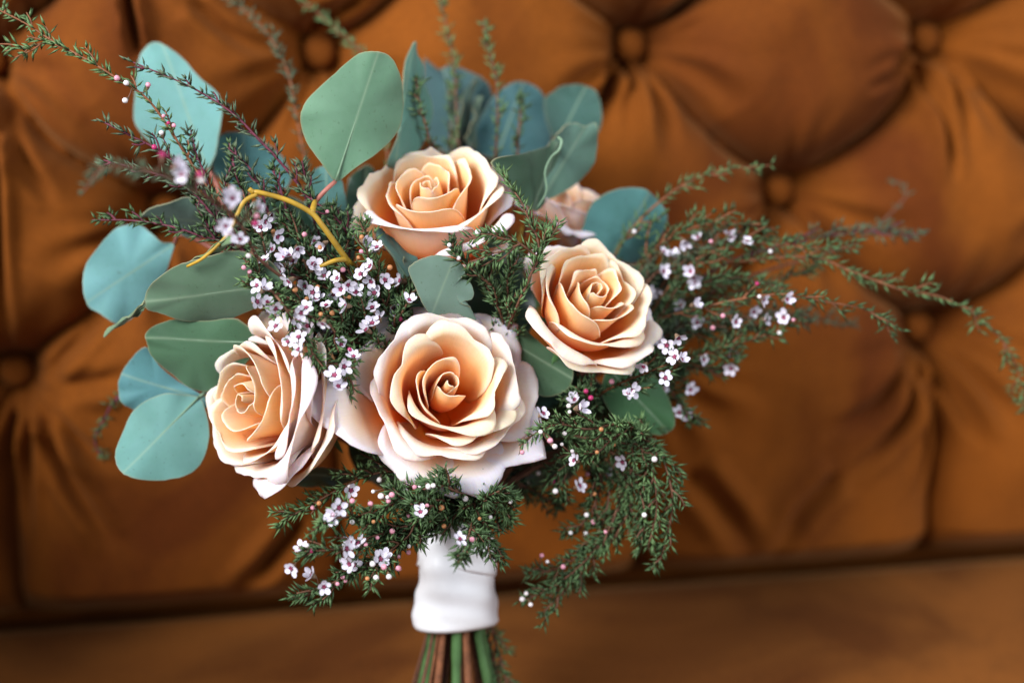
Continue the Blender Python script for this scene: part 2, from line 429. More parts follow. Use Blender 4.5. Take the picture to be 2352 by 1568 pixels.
# ------------------------------------------------------------------ roses
def bez(p0, p1, p2, p3, t):
    m = 1 - t; return tuple(m ** 3 * a + 3 * m * m * t * b + 3 * m * t * t * c + t ** 3 * d for a, b, c, d in zip(p0, p1, p2, p3))
def lerp3(a, b, t): return tuple(x + (y - x) * t for x, y in zip(a, b))
DEEP, PEACH, CREAM, BLUSH = (.96, .16, .006), (.98, .455, .15), (.98, .735, .50), (.94, .745, .755)
def petal(parent, basis, th, Rr, z, hw, curl=70, rho=.25, kind='cup', pink=.2, tip=.05, spiral=.06, ruf=.02, sagz=0.0, seed=0, nS=33, nT=28, side=1.0, lo=0.0, bell=None):
    """cm units. th direction of the petal, Rr/z where the lip starts, hw half width in degrees,
    curl how far the lip rolls back, rho roll radius"""
    rs = random.Random(seed * 91 + int(th * 7) + int(Rr * 100))
    ph = [rs.uniform(0, 6.28) for _ in range(6)]
    th = R(th); hw = R(hw); rs_off = rs.random()
    if kind == 'bud': prof = ((Rr * .55, lo), (Rr * 1.30, lo + (z - lo) * .30), (Rr * 1.22, lo + (z - lo) * .70), (Rr * .92, z))
    elif kind == 'cup': prof = ((.35, lo), (Rr * (bell or .98), lo + (z - lo) * .08), (Rr * .80, lo + (z - lo) * .70), (Rr, z))
    else: prof = ((.40, lo), (Rr * (bell or .62), lo - .10), (Rr * .74, lo + (z - lo) * .92), (Rr, z))
    verts, cols, faces, sts = [], [], [], []
    buck = [(rs.uniform(2, 6), rs.uniform(0, 6.28), rs.uniform(2, 5), rs.uniform(0, 6.28), rs.uniform(.4, 1)) for _ in range(3)]
    e = .015; pe = bez(*prof, 1 - e); tang = math.atan2(prof[3][1] - pe[1], prof[3][0] - pe[0])   # lip start direction
    for i in range(nS):
        s = -1 + 2 * i / (nS - 1); a = abs(s)
        shp = min(1, max(0, tip - .06) / .18)                       # 0 rounded outline, 1 pointed outline
        out = 1 - (.34 + .16 * shp) * a ** (3.4 - 1.5 * shp)
        tipf = max(0, 1 - a / (.34 + .14 * shp)) ** (2 - .6 * shp)
        kap = R(curl) * (.50 + .75 * side * min(1, a / .55) ** 1.3 * (1 - .25 * max(0, a - .6) / .4)) * (1 - .55 * tipf * (tip > 0)) * (1 + .18 * math.sin(3.1 * s + ph[0]) + .10 * math.sin(7.3 * s + ph[1]))
        kap *= 1 - .75 * a ** 6; lrho = rho * (1 - .85 * a ** 5)
        for j in range(nT):
            t = j / (nT - 1)
            if t <= .68:
                r, zz = bez(*prof, (t / .68) * min(1.0, out + .06 * (1 - a)))
                # below the full outline the side edges stop early
                end = min(1.0, out + .06 * (1 - a))
            else:
                g = (t - .68) / .32; end = min(1.0, out + .06 * (1 - a))
                r0_, z0_ = bez(*prof, end); pb = bez(*prof, end - e); ta = math.atan2(z0_ - pb[1], r0_ - pb[0])
                am = kap * g
                # arc bending outward / down
                r = r0_ + lrho * (math.sin(ta) - math.sin(ta - am)); zz = z0_ + lrho * (math.cos(ta - am) - math.cos(ta))
                ext = tip * Rr * tipf * g ** 2
                r += ext * math.cos(ta - am); zz += ext * math.sin(ta - am)
            wv = ruf * Rr * t ** 2.5 * (math.sin(5.2 * s + ph[2]) + .6 * math.sin(11 * s + ph[3])) + .006 * Rr * t ** 6 * (math.sin(23 * s + ph[4]) + .7 * math.sin(37 * s + ph[5]))
            r = r * (1 + spiral * s * min(1, t * 1.6)) + wv * .6; zz += wv * .9 - sagz * t * t * a * a
            bk = sum(q[4] * math.sin(q[0] * s + q[1]) * math.sin(q[2] * t + q[3]) for q in buck) * .028 * min(Rr, 2.4) * t ** 1.3
            r += bk; zz += bk * .5
            sts.append((s, t, rs_off, 1))
            # flat base -> petal narrows to its claw
            wid = hw * s * (.55 + .45 * min(1, t / .35)) 
            an = th + wid
            # outward flare of the free side edges
            r += .05 * Rr * a ** 5 * t
            verts.append((r * math.cos(an), r * math.sin(an), zz))
            # pigment: deep orange claw, peach blade, cream and blush rim
            tt = t + .05 * math.sin(4 * s + ph[4])
            c = lerp3(DEEP, PEACH, min(1, max(0, (tt - .14) / .40)))
            c = lerp3(c, CREAM, min(1, max(0, (tt - .48) / .32)))
            c = lerp3(c, BLUSH, pink * min(1, max(0, (tt - .30) / .45)))
            if t > .94: c = lerp3(c, (.90, .58, .56), (.12 + .5 * pink) * (t - .94) / .06)
            k = 1 - .03 * (1 + math.sin(9 * s + ph[5])) / 2
            cols.append((c[0] * k, c[1] * k, c[2] * k, 1))
    for i in range(nS - 1):
        for j in range(nT - 1):
            q = (i * nT + j, (i + 1) * nT + j, (i + 1) * nT + j + 1, i * nT + j + 1); faces.append(q)
    o = mesh_obj('petal', [basis @ Vector((v[0] * .01, v[1] * .01, v[2] * .01)) for v in verts], faces, M['petal'], parent, attrs={'pigment': ('FLOAT_COLOR', cols), 'st': ('FLOAT_COLOR', sts)})
    so = o.modifiers.new('thick', 'SOLIDIFY'); so.thickness = .0004; so.offset = 0
    return o
def rose(label, px, py, zc, axis, petals, k, scale=1.0, roll=0, stem=True):
    ax = dirc(*axis); c = P(px, py, zc)
    y = UP - ax * UP.dot(ax); y.normalize(); x = y.cross(ax)
    root = thing('rose', label, 'rose', 'peach roses in the bouquet', loc=c)
    basis = Matrix((x, y, ax)).transposed() @ Matrix.Rotation(R(roll), 3, 'Z') * scale
    if scale != 1: basis = Matrix((x, y, ax)).transposed() @ Matrix.Rotation(R(roll), 3, 'Z') @ Matrix.Scale(scale, 3)
    for n, p in enumerate(petals):
        petal(root, basis, seed=k * 50 + n, **p)
    # calyx and stem
    b = MB()
    base = basis @ Vector((0, 0, -.004))
    pts, up = stem_path(c + base, k)
    path = catmull(pts + [up[1], c + base - ax * .012, c + base], 40)
    b.tube([q - c for q in path], .0023, .0022, 8, bump=.06)
    b.build('stem', M['green_stem'], root)
    cb = MB(); cb.tube([basis @ Vector((0, 0, zz * .01)) for zz in (-1.0, -.75, -.45, -.15)], .0030 * scale, .0062 * scale, 10)
    cb.build('calyx', M['green_stem'], root)
    for q in range(5):
        a = R(72 * q + 20); vs, fs, cl, rb_ = [], [], [], []
        for i in range(7):
            t = i / 6
            for s in (-1, 0, 1):
                r = .5 + 2.0 * t; w = .42 * (1 - t) ** .7 * s
                vs.append(basis @ Vector(((r * math.cos(a) - w * math.sin(a)) * .01, (r * math.sin(a) + w * math.cos(a)) * .01, (-.25 + .2 * t - .5 * t * t - .05 * abs(s)) * .01)))
                cl.append((.05, .13, .04, 1)); rb_.append(9)
        for i in range(6):
            for s in range(2): fs.append((i * 3 + s, i * 3 + s + 1, i * 3 + s + 4, i * 3 + s + 3))
        mesh_obj('sepal', vs, fs, M['rose_leaf'], root, attrs={'pigment': ('FLOAT_COLOR', cl), 'rib': ('FLOAT', rb_)})
    return root
def bud_set(r, z, n=6, a0=0, lo=.8, pink=0):
    out = []
    for i in range(n):
        f_ = i / (n - 1)
        out.append(dict(th=a0 + 131 * i + random.uniform(-18, 18), Rr=(.20 + (r - .20) * f_ ** .9), z=z - .16 * f_ + random.uniform(-.06, .06), hw=112 - 24 * f_, curl=18 + 30 * f_, rho=.06 + .05 * f_, kind='bud', pink=pink * f_, tip=.05, spiral=.30 - .08 * f_, ruf=.035, lo=lo))
    return out
def ringp(n, a0, Rr, z, hw, **kw):
    jit = kw.pop('jit', 13)
    return [dict(th=a0 + 360 / n * i + random.uniform(-jit, jit), Rr=Rr * random.uniform(.90, 1.08), z=z + random.uniform(-.2, .16), hw=hw * random.uniform(.92, 1.08), **kw) for i in range(n)]

main = bud_set(.60, 3.45, 4, 215, lo=.2)
main += [dict(th=130, Rr=1.00, z=3.50, hw=92, curl=45, rho=.16, kind='cup', pink=.0, tip=0, spiral=.20, bell=.8),
         dict(th=195, Rr=1.40, z=3.20, hw=62, curl=45, rho=.16, kind='cup', pink=.0, tip=0, spiral=.14, bell=.85),
         dict(th=262, Rr=1.85, z=3.10, hw=84, curl=72, rho=.46, kind='cup', pink=.0, tip=.03, spiral=.12),
         dict(th=345, Rr=1.75, z=3.35, hw=58, curl=70, rho=.48, kind='cup', pink=.03, tip=.02, spiral=.10),
         dict(th=60, Rr=1.85, z=3.55, hw=70, curl=68, rho=.46, kind='cup', pink=.08, tip=.03, spiral=.14),
         dict(th=160, Rr=2.05, z=3.30, hw=70, curl=72, rho=.46, kind='cup', pink=.05, tip=.02, spiral=.10),
         dict(th=300, Rr=2.30, z=2.75, hw=56, curl=70, rho=.46, kind='cup', pink=.08, tip=.03, spiral=.08),
         dict(th=88, Rr=2.60, z=3.05, hw=58, curl=72, rho=.44, kind='cup', pink=.50, tip=.05),
         dict(th=145, Rr=2.70, z=2.9, hw=48, curl=72, rho=.44, kind='cup', pink=.65, tip=.08),
         dict(th=15, Rr=2.55, z=2.95, hw=54, curl=74, rho=.46, kind='cup', pink=.45, tip=.05),
         dict(th=315, Rr=2.75, z=2.45, hw=50, curl=70, rho=.48, kind='cup', pink=.35, tip=.08),
         dict(th=262, Rr=2.65, z=2.35, hw=52, curl=72, rho=.50, kind='cup', pink=.35, tip=.06),
         dict(th=208, Rr=2.80, z=2.45, hw=52, curl=74, rho=.50, kind='cup', pink=.55, tip=.12),
         dict(th=186, Rr=4.6, z=2.4, hw=42, curl=30, rho=.5, kind='out', pink=.85, tip=.34),
         dict(th=288, Rr=3.75, z=1.5, hw=40, curl=60, rho=.42, kind='out', pink=.95, tip=.26),
         dict(th=242, Rr=3.55, z=1.65, hw=38, curl=85, rho=.42, kind='out', pink=.8, tip=.14),
         dict(th=262, Rr=3.75, z=1.05, hw=34, curl=75, rho=.40, kind='out', pink=.9, tip=.06),
         dict(th=326, Rr=4.05, z=1.55, hw=38, curl=60, rho=.40, kind='out', pink=.95, tip=.22),
         dict(th=352, Rr=3.55, z=1.9, hw=38, curl=90, rho=.40, kind='out', pink=.7, tip=.06),
         dict(th=42, Rr=3.65, z=2.0, hw=36, curl=75, rho=.36, kind='out', pink=.85, tip=.20),
         dict(th=88, Rr=3.5, z=2.0, hw=42, curl=70, rho=.36, kind='out', pink=.9, tip=.05),
         dict(th=124, Rr=3.8, z=1.8, hw=28, curl=50, rho=.30, kind='out', pink=.9, tip=.24),
         dict(th=148, Rr=3.6, z=2.0, hw=36, curl=80, rho=.36, kind='out', pink=.6, tip=.05)]
rose('large open peach rose with pale pink outer petals and a deep orange spiral heart', 1005, 928, .614, (.21, .31, .93), main, 1)

left = bud_set(.72, 3.5, 4, 40, lo=.5) + ringp(3, 20, 1.20, 3.60, 74, curl=30, rho=.12, kind='cup', pink=.05, tip=0, spiral=.18)
left += ringp(4, 60, 1.75, 3.50, 64, curl=45, rho=.20, kind='cup', pink=.12, tip=.03, spiral=.14)
left += ringp(4, 20, 2.25, 3.15, 60, curl=60, rho=.30, kind='cup', pink=.35, tip=.04, spiral=.10)
left += [dict(th=352, Rr=2.75, z=3.1, hw=56, curl=74, rho=.42, kind='cup', pink=.8, tip=.04),
         dict(th=60, Rr=2.7, z=3.0, hw=52, curl=68, rho=.36, kind='cup', pink=.5, tip=.04),
         dict(th=135, Rr=2.55, z=2.7, hw=54, curl=68, rho=.36, kind='cup', pink=.6, tip=.04),
         dict(th=205, Rr=2.6, z=2.5, hw=54, curl=70, rho=.36, kind='cup', pink=.55, tip=.06),
         dict(th=275, Rr=2.75, z=2.6, hw=52, curl=72, rho=.40, kind='cup', pink=.5, tip=.10),
         dict(th=340, Rr=3.15, z=3.0, hw=62, curl=105, rho=.46, kind='cup', pink=.9, tip=.05, bell=1.05),
         dict(th=292, Rr=3.2, z=2.6, hw=46, curl=88, rho=.42, kind='cup', pink=.85, tip=.24, bell=1.05),
         dict(th=5, Rr=3.5, z=2.2, hw=50, curl=60, rho=.40, kind='cup', pink=.45, tip=.08, bell=1.1),
         dict(th=320, Rr=3.5, z=1.9, hw=50, curl=50, rho=.40, kind='cup', pink=.35, tip=.10, bell=1.1),
         dict(th=30, Rr=3.2, z=2.7, hw=50, curl=85, rho=.40, kind='cup', pink=.85, tip=.06),
         dict(th=85, Rr=3.3, z=1.9, hw=46, curl=80, rho=.36, kind='out', pink=.5, tip=.05)]
rose('peach rose turned aside beside the round green eucalyptus leaves', 712, 925, .618, (-.68, .06, .73), left, 2, 1.06)

top = bud_set(.68, 3.55, 4, 100, lo=.5) + ringp(3, 50, 1.20, 3.65, 74, curl=30, rho=.14, kind='cup', pink=.03, tip=0, spiral=.18)
top += [dict(th=100, Rr=1.75, z=3.65, hw=70, curl=50, rho=.24, kind='cup', pink=.05, tip=.03, spiral=.14),
        dict(th=200, Rr=1.80, z=3.30, hw=58, curl=45, rho=.22, kind='cup', pink=.08, tip=.04, spiral=.12),
        dict(th=15, Rr=1.85, z=3.45, hw=64, curl=52, rho=.26, kind='cup', pink=.03, tip=.03, spiral=.14),
        dict(th=265, Rr=1.85, z=3.38, hw=66, curl=28, rho=.20, kind='cup', pink=.08, tip=.0, spiral=.08),
        dict(th=160, Rr=2.65, z=3.0, hw=52, curl=62, rho=.36, kind='cup', pink=.15, tip=.16),
        dict(th=35, Rr=2.7, z=3.2, hw=60, curl=64, rho=.40, kind='cup', pink=.10, tip=.12),
        dict(th=95, Rr=2.8, z=2.8, hw=48, curl=56, rho=.34, kind='cup', pink=.25, tip=.14),
        dict(th=335, Rr=2.75, z=2.9, hw=50, curl=70, rho=.40, kind='cup', pink=.2, tip=.06),
        dict(th=258, Rr=2.75, z=3.15, hw=66, curl=95, rho=.42, kind='cup', pink=.8, tip=.05, bell=1.08),
        dict(th=318, Rr=3.35, z=2.35, hw=46, curl=95, rho=.42, kind='cup', pink=.9, tip=.14, bell=1.0),
        dict(th=300, Rr=3.6, z=1.5, hw=44, curl=60, rho=.40, kind='cup', pink=.55, tip=.06, bell=1.0),
        dict(th=188, Rr=3.3, z=2.1, hw=40, curl=70, rho=.40, kind='out', pink=.25, tip=.06),
        dict(th=25, Rr=3.5, z=2.3, hw=42, curl=68, rho=.40, kind='out', pink=.75, tip=.18),
        dict(th=66, Rr=3.6, z=2.1, hw=36, curl=60, rho=.38, kind='out', pink=.85, tip=.18),
        dict(th=120, Rr=3.4, z=2.0, hw=36, curl=60, rho=.38, kind='out', pink=.85, tip=.12)]
rose('cream peach rose facing upward under the tall upright eucalyptus leaf', 1003, 562, .632, (-.08, .72, .69), top, 3, .97)

right = bud_set(.62, 3.35, 4, 10, lo=.5) + ringp(4, 10, 1.15, 3.4, 58, curl=75, rho=.12, kind='cup', pink=.02, tip=0, spiral=.2)
right += [dict(th=212, Rr=1.95, z=3.25, hw=64, curl=28, rho=.18, kind='cup', pink=.08, tip=.10),
          dict(th=100, Rr=1.8, z=3.3, hw=64, curl=55, rho=.26, kind='cup', pink=.03, tip=.02),
          dict(th=20, Rr=1.75, z=3.15, hw=60, curl=60, rho=.26, kind='cup', pink=.03, tip=.02),
          dict(th=295, Rr=1.75, z=3.1, hw=60, curl=50, rho=.2, kind='cup', pink=.03, tip=.02),
          dict(th=45, Rr=2.5, z=2.9, hw=60, curl=66, rho=.4, kind='cup', pink=.08, tip=.05),
          dict(th=335, Rr=2.55, z=2.8, hw=60, curl=66, rho=.4, kind='cup', pink=.08, tip=.08),
          dict(th=125, Rr=2.5, z=3.0, hw=58, curl=60, rho=.36, kind='cup', pink=.1, tip=.06),
          dict(th=172, Rr=2.45, z=2.9, hw=46, curl=50, rho=.3, kind='cup', pink=.1, tip=.05),
          dict(th=268, Rr=2.65, z=2.5, hw=66, curl=80, rho=.40, kind='cup', pink=.1, tip=.06),
          dict(th=222, Rr=3.25, z=2.3, hw=50, curl=95, rho=.46, kind='cup', pink=.3, tip=.22, bell=1.05),
          dict(th=310, Rr=3.35, z=2.0, hw=46, curl=90, rho=.46, kind='cup', pink=.4, tip=.16, bell=1.05),
          dict(th=268, Rr=3.4, z=1.5, hw=48, curl=70, rho=.36, kind='cup', pink=.15, tip=.05),
          dict(th=345, Rr=3.3, z=1.7, hw=36, curl=80, rho=.36, kind='out', pink=.8, tip=.12),
          dict(th=110, Rr=3.2, z=2.0, hw=46, curl=70, rho=.36, kind='out', pink=.6, tip=.06)]
rose('peach rose tilted toward the long waxflower sprays with a ruffled heart', 1312, 745, .622, (.36, .52, .77), right, 4, .88)

hid = ringp(4, 0, 1.4, 3.2, 62, curl=50, rho=.16, kind='cup', pink=.5, tip=0) + ringp(5, 30, 2.3, 2.8, 54, curl=70, rho=.3, kind='cup', pink=.9, tip=.05) + ringp(5, 0, 2.9, 2.0, 46, curl=90, rho=.36, kind='cup', pink=1, tip=.1)
rose('dusky pale pink rose half hidden behind the other roses', 1285, 560, .690, (.25, .80, .35), hid, 5, .85)

# ------------------------------------------------------------------ eucalyptus
TEAL, SAGE, OLIVE, DARK, GREY = (.15, .34, .30), (.135, .27, .17), (.12, .20, .115), (.045, .12, .085), (.19, .29, .23)
def leaf(parent, outl, zc, tip, far, col, gx=0, gy=0, cup=.0, wav=.0012, seed=0, mat='leaf', stalk=None, stalkmat='pink_stalk', name='leaf', ragged=0):
    col = tuple(c * (.34 if zc > .69 else .60) for c in col) if mat == 'leaf' else tuple(c * .7 for c in col)  # leaves furthest back get their shade multiplied into the base colour
    rs = random.Random(seed + 5); cx = sum(p[0] for p in outl) / len(outl); cy = sum(p[1] for p in outl) / len(outl)
    dz = lambda x, y: zc + gx * (x - cx) / 1000 + gy * (y - cy) / 1000
    n = max(72, 4 * len(outl)); rim = closed_catmull(outl, n)
    if ragged:
        for i in range(n): rim[i] = rim[i] + (np.array([cx, cy]) - rim[i]) * abs(rs.gauss(0, ragged))
    for i in range(n): rim[i] = rim[i] + np.array([rs.uniform(-.6, .6), rs.uniform(-.6, .6)])
    rings = [1, .985, .95, .88, .76, .6, .42, .22, .0]
    nrm = None; vs, fs, cl, rb_ = [], [], [], []
    a3, b3, c3 = P(cx, cy, dz(cx, cy)), P(cx + 50, cy, dz(cx + 50, cy)), P(cx, cy + 50, dz(cx, cy + 50))
    nrm = (b3 - a3).cross(c3 - a3).normalized(); nrm = -nrm if nrm.dot(FWD) > 0 else nrm
    A = np.array(tip, float); B = np.array(far, float); ml = np.linalg.norm(B - A); md = (B - A) / ml
    ph = [rs.uniform(0, 6) for _ in range(5)]; size = math.sqrt(sum((p[0] - cx) ** 2 + (p[1] - cy) ** 2 for p in rim) / n) / FPX * zc
    def surf(q):
        al = (q - A) @ md / ml; pe = (q - A) @ np.array([-md[1], md[0]]); dm = abs(pe) / FPX * zc
        return al, pe, dm, float(-cup * (pe / 100) ** 2 * .008 - .004 * cup * (al - .5) ** 2)
    for k, rr in enumerate(rings):
        for i in range(n if rr > 0 else 1):
            q = np.array([cx, cy]) + (rim[i] - np.array([cx, cy])) * rr
            al, pe, dm, off = surf(q)
            off += wav * rr ** 3 * (math.sin(6.28 * i / n * 3 + ph[0]) + .6 * math.sin(6.28 * i / n * 7 + ph[1]))
            vs.append(P(q[0], q[1], dz(*q)) + nrm * off)
            e = 1 + .10 * math.sin(q[0] * .02 + ph[2]) * math.sin(q[1] * .017 + ph[3])
            cc = [c * e for c in col]
            if rr == 1: cc = lerp3(cc, (.24, .22, .12), .7)
            elif rr == .985: cc = lerp3(cc, (.24, .22, .12), .2)
            cl.append((*cc, 1))
            rb_.append(float(pe) / FPX * zc / .0010)
    for k in range(len(rings) - 2):
        for i in range(n):
            i2 = (i + 1) % n; fs.append((k * n + i, k * n + i2, (k + 1) * n + i2, (k + 1) * n + i))
    k = len(rings) - 2
    for i in range(n): fs.append((k * n + i, k * n + (i + 1) % n, (k + 1) * n))
    o = mesh_obj(name, vs, fs, M[mat], parent, attrs={'pigment': ('FLOAT_COLOR', cl), 'rib': ('FLOAT', rb_)})
    so = o.modifiers.new('thick', 'SOLIDIFY'); so.thickness = .0006; so.offset = 0
    # raised midrib and stalk are pieces of the leaf
    b = MB(); pts = []
    for i in range(12):
        q = A + (B - A) * (.0 + .80 * i / 11); pts.append(P(q[0], q[1], dz(*q)) + nrm * (surf(q)[3] + .0001))
    b.tube(pts, .0005, .00012, 6); b.build('midrib', M['leaf_rib'], o)
    if stalk:
        b = MB(); pp_ = [P(tip[0], tip[1], dz(*tip)) + nrm * -.001] + [P(*s) for s in stalk]
        b.tube(catmull(pp_, 12), .0009, .0011, 7); b.build('stalk', M[stalkmat], o)
    return o
M['leaf_rib'] = plain('leaf_rib', (.13, .21, .135), .5, .15, 300)
def euc(label, root_px, k, mat='green_stem', r=.0014, pts_extra=None):
    head = P(*root_px); root = thing('eucalyptus_branch', label, 'eucalyptus', 'eucalyptus branches in the bouquet', loc=(0, 0, 0))
    lowp, upp = stem_path(head, k, below=True)
    b = MB(); path = lowp + [upp[1], head] + ([P(*q) for q in pts_extra] if pts_extra else [])
    b.tube(catmull(path, 60), r * 1.3, r * .7, 7); b.build('stem', M[mat], root)
    return root
e1 = euc('eucalyptus branch with a broad upright green leaf on a pink stalk', (760, 600, .625), 6, 'yellow_stem', .0017)
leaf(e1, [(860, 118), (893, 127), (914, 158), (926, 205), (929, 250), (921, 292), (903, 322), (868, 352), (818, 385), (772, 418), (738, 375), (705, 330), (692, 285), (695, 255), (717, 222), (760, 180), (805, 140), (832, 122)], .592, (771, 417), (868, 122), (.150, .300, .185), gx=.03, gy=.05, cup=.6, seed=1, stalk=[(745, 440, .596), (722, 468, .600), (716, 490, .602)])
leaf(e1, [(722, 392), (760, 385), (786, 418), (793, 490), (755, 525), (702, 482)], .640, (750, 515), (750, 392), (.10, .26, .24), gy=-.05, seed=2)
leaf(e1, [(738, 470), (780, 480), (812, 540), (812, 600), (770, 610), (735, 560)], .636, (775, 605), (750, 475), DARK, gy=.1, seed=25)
# curved yellow branch with knuckles
b = MB()
b.tube(catmull([P(812, 612, .600), P(798, 598, .592), (P(765, 552, .586)), P(738, 515, .583), P(714, 488, .582), P(660, 460, .580), P(600, 443, .578), P(582, 441, .578)], 40), .0013, .0010, 8)
b.tube(catmull([P(590, 446, .578), P(562, 462, .577), P(545, 492, .576), P(522, 540, .577), P(470, 590, .580), P(430, 612, .584)], 30), .0010, .0006, 8)
b.tube(catmull([P(716, 490, .582), P(721, 470, .586), P(724, 462, .590)], 8), .0014, .0009, 8)
b.tube(catmull([P(582, 442, .578), P(572, 434, .577)], 4), .0012, .0010, 8)
b.tube(catmull([P(796, 596, .590), P(770, 598, .586), P(735, 612, .586)], 10), .0012, .0008, 8)
b.tube(catmull([P(812, 612, .600), P(880, 760, .640), BIND], 20), .0016, .0018, 8)
b.build('curved_twig', M['yellow_stem'], e1)
e2 = euc('eucalyptus branch with a big pale teal leaf behind purple waxflower tips', (520, 560, .645), 7, 'twig_rust', .0017)
leaf(e2, [(350, 97), (385, 108), (420, 135), (458, 178), (495, 213), (510, 262), (503, 318), (492, 368), (474, 388), (432, 374), (380, 350), (337, 322), (306, 285), (299, 238), (306, 170), (322, 118)], .660, (476, 388), (385, 130), (.170, .400, .375), gx=-.05, gy=-.02, cup=.3, seed=3, stalk=[(500, 430, .655), (515, 500, .650)])
leaf(e2, [(505, 312), (560, 305), (615, 330), (655, 372), (668, 415), (640, 440), (560, 440), (505, 410), (488, 370)], .675, (560, 438), (560, 312), (.10, .27, .27), gy=.05, seed=4, stalk=[(545, 500, .66)])
leaf(e2, [(325, 490), (375, 470), (440, 464), (500, 482), (530, 512), (500, 540), (455, 546), (395, 528), (345, 507)], .630, (525, 520), (335, 490), (.16, .27, .22), gy=.30, cup=.4, seed=5, stalk=[(560, 560, .635)])
e3 = euc('eucalyptus branch with pale blue green and olive leaves fanning over the sofa', (600, 640, .640), 8, 'twig')
leaf(e3, [(285, 517), (318, 514), (345, 533), (372, 556), (400, 561), (390, 600), (372, 648), (342, 690), (302, 732), (268, 744), (232, 722), (202, 702), (190, 660), (196, 610), (225, 568), (258, 530)], .640, (400, 561), (205, 690), (.185, .43, .43), gx=.05, cup=.3, seed=6, stalk=[(415, 538, .640), (470, 560, .642), (560, 620, .642)])
leaf(e3, [(330, 690), (345, 656), (388, 622), (440, 602), (500, 590), (560, 588), (620, 605), (652, 650), (630, 692), (565, 722), (500, 745), (440, 740), (380, 722), (340, 712)], .592, (650, 650), (333, 695), (.115, .205, .125), gx=-.02, gy=.12, cup=.5, seed=7, stalk=[(690, 640, .600), (760, 660, .615)])
leaf(e3, [(240, 765), (282, 735), (325, 699), (330, 708), (300, 735)], .598, (332, 700), (240, 765), (.12, .22, .10), gy=.5, seed=8)
leaf(e3, [(415, 625), (450, 590), (500, 562), (535, 545), (505, 580), (460, 610)], .590, (535, 545), (415, 625), (.13, .27, .08), gy=.5, seed=9)
e4 = euc('eucalyptus branch with three rounded leaves drooping beside the turned rose', (600, 830, .640), 9)
leaf(e4, [(340, 758), (398, 735), (470, 738), (548, 732), (590, 790), (550, 850), (500, 885), (465, 905), (428, 895), (388, 865), (347, 815), (338, 785)], .606, (590, 788), (345, 775), (.070, .165, .085), gx=-.02, gy=.05, cup=.4, seed=10, stalk=[(640, 800, .625)])
leaf(e4, [(335, 795), (360, 830), (410, 880), (465, 905), (500, 930), (400, 940), (330, 950), (298, 935), (275, 910), (271, 880), (288, 840)], .628, (500, 925), (280, 860), (.11, .30, .32), gx=-.02, gy=.05, seed=11, stalk=[(580, 920, .635)])
leaf(e4, [(458, 912), (420, 905), (378, 904), (332, 920), (297, 953), (276, 1000), (264, 1048), (280, 1085), (320, 1101), (380, 1099), (432, 1086), (466, 1052), (481, 1003), (474, 950)], .612, (458, 910), (285, 1085), (.150, .350, .315), gx=.02, gy=-.05, cup=.3, seed=12, stalk=[(500, 880, .620), (560, 880, .630)], stalkmat='leaf_rib')
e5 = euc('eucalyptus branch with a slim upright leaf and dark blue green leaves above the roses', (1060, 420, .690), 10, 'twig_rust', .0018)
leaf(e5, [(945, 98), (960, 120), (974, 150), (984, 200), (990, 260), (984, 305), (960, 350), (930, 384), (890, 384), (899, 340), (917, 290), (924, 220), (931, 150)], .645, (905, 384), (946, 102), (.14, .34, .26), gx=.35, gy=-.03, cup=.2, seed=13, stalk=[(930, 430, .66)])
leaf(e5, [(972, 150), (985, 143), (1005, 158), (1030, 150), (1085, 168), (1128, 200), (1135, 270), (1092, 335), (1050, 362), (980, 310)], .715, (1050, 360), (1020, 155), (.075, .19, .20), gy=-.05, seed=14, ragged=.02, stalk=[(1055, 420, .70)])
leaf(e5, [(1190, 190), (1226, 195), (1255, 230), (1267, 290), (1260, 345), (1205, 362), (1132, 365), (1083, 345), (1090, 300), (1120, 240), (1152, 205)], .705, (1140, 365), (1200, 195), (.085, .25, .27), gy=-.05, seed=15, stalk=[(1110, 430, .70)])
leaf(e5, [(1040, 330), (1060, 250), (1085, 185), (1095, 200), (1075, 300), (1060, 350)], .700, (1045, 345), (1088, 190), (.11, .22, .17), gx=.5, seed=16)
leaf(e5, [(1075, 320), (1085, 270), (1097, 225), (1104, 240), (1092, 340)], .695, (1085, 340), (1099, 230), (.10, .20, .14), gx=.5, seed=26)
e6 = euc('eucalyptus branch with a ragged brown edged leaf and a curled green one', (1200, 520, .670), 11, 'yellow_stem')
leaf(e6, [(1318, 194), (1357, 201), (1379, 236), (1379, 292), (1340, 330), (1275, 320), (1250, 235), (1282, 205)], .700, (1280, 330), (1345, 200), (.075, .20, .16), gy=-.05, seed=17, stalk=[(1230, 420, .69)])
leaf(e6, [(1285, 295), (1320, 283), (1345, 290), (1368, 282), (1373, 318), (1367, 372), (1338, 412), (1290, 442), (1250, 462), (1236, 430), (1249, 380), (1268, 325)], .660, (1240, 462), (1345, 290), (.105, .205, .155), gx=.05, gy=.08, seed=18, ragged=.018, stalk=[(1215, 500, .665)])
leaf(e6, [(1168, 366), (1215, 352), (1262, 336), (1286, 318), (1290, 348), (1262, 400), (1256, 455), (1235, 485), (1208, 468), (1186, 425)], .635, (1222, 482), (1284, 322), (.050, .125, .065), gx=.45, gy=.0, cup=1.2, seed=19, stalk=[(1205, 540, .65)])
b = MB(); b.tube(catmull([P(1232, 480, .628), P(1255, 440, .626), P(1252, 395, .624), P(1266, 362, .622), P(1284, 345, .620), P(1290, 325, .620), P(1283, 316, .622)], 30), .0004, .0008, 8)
b.build('curled_leaf_edge', M['leaf_rib'], e6)
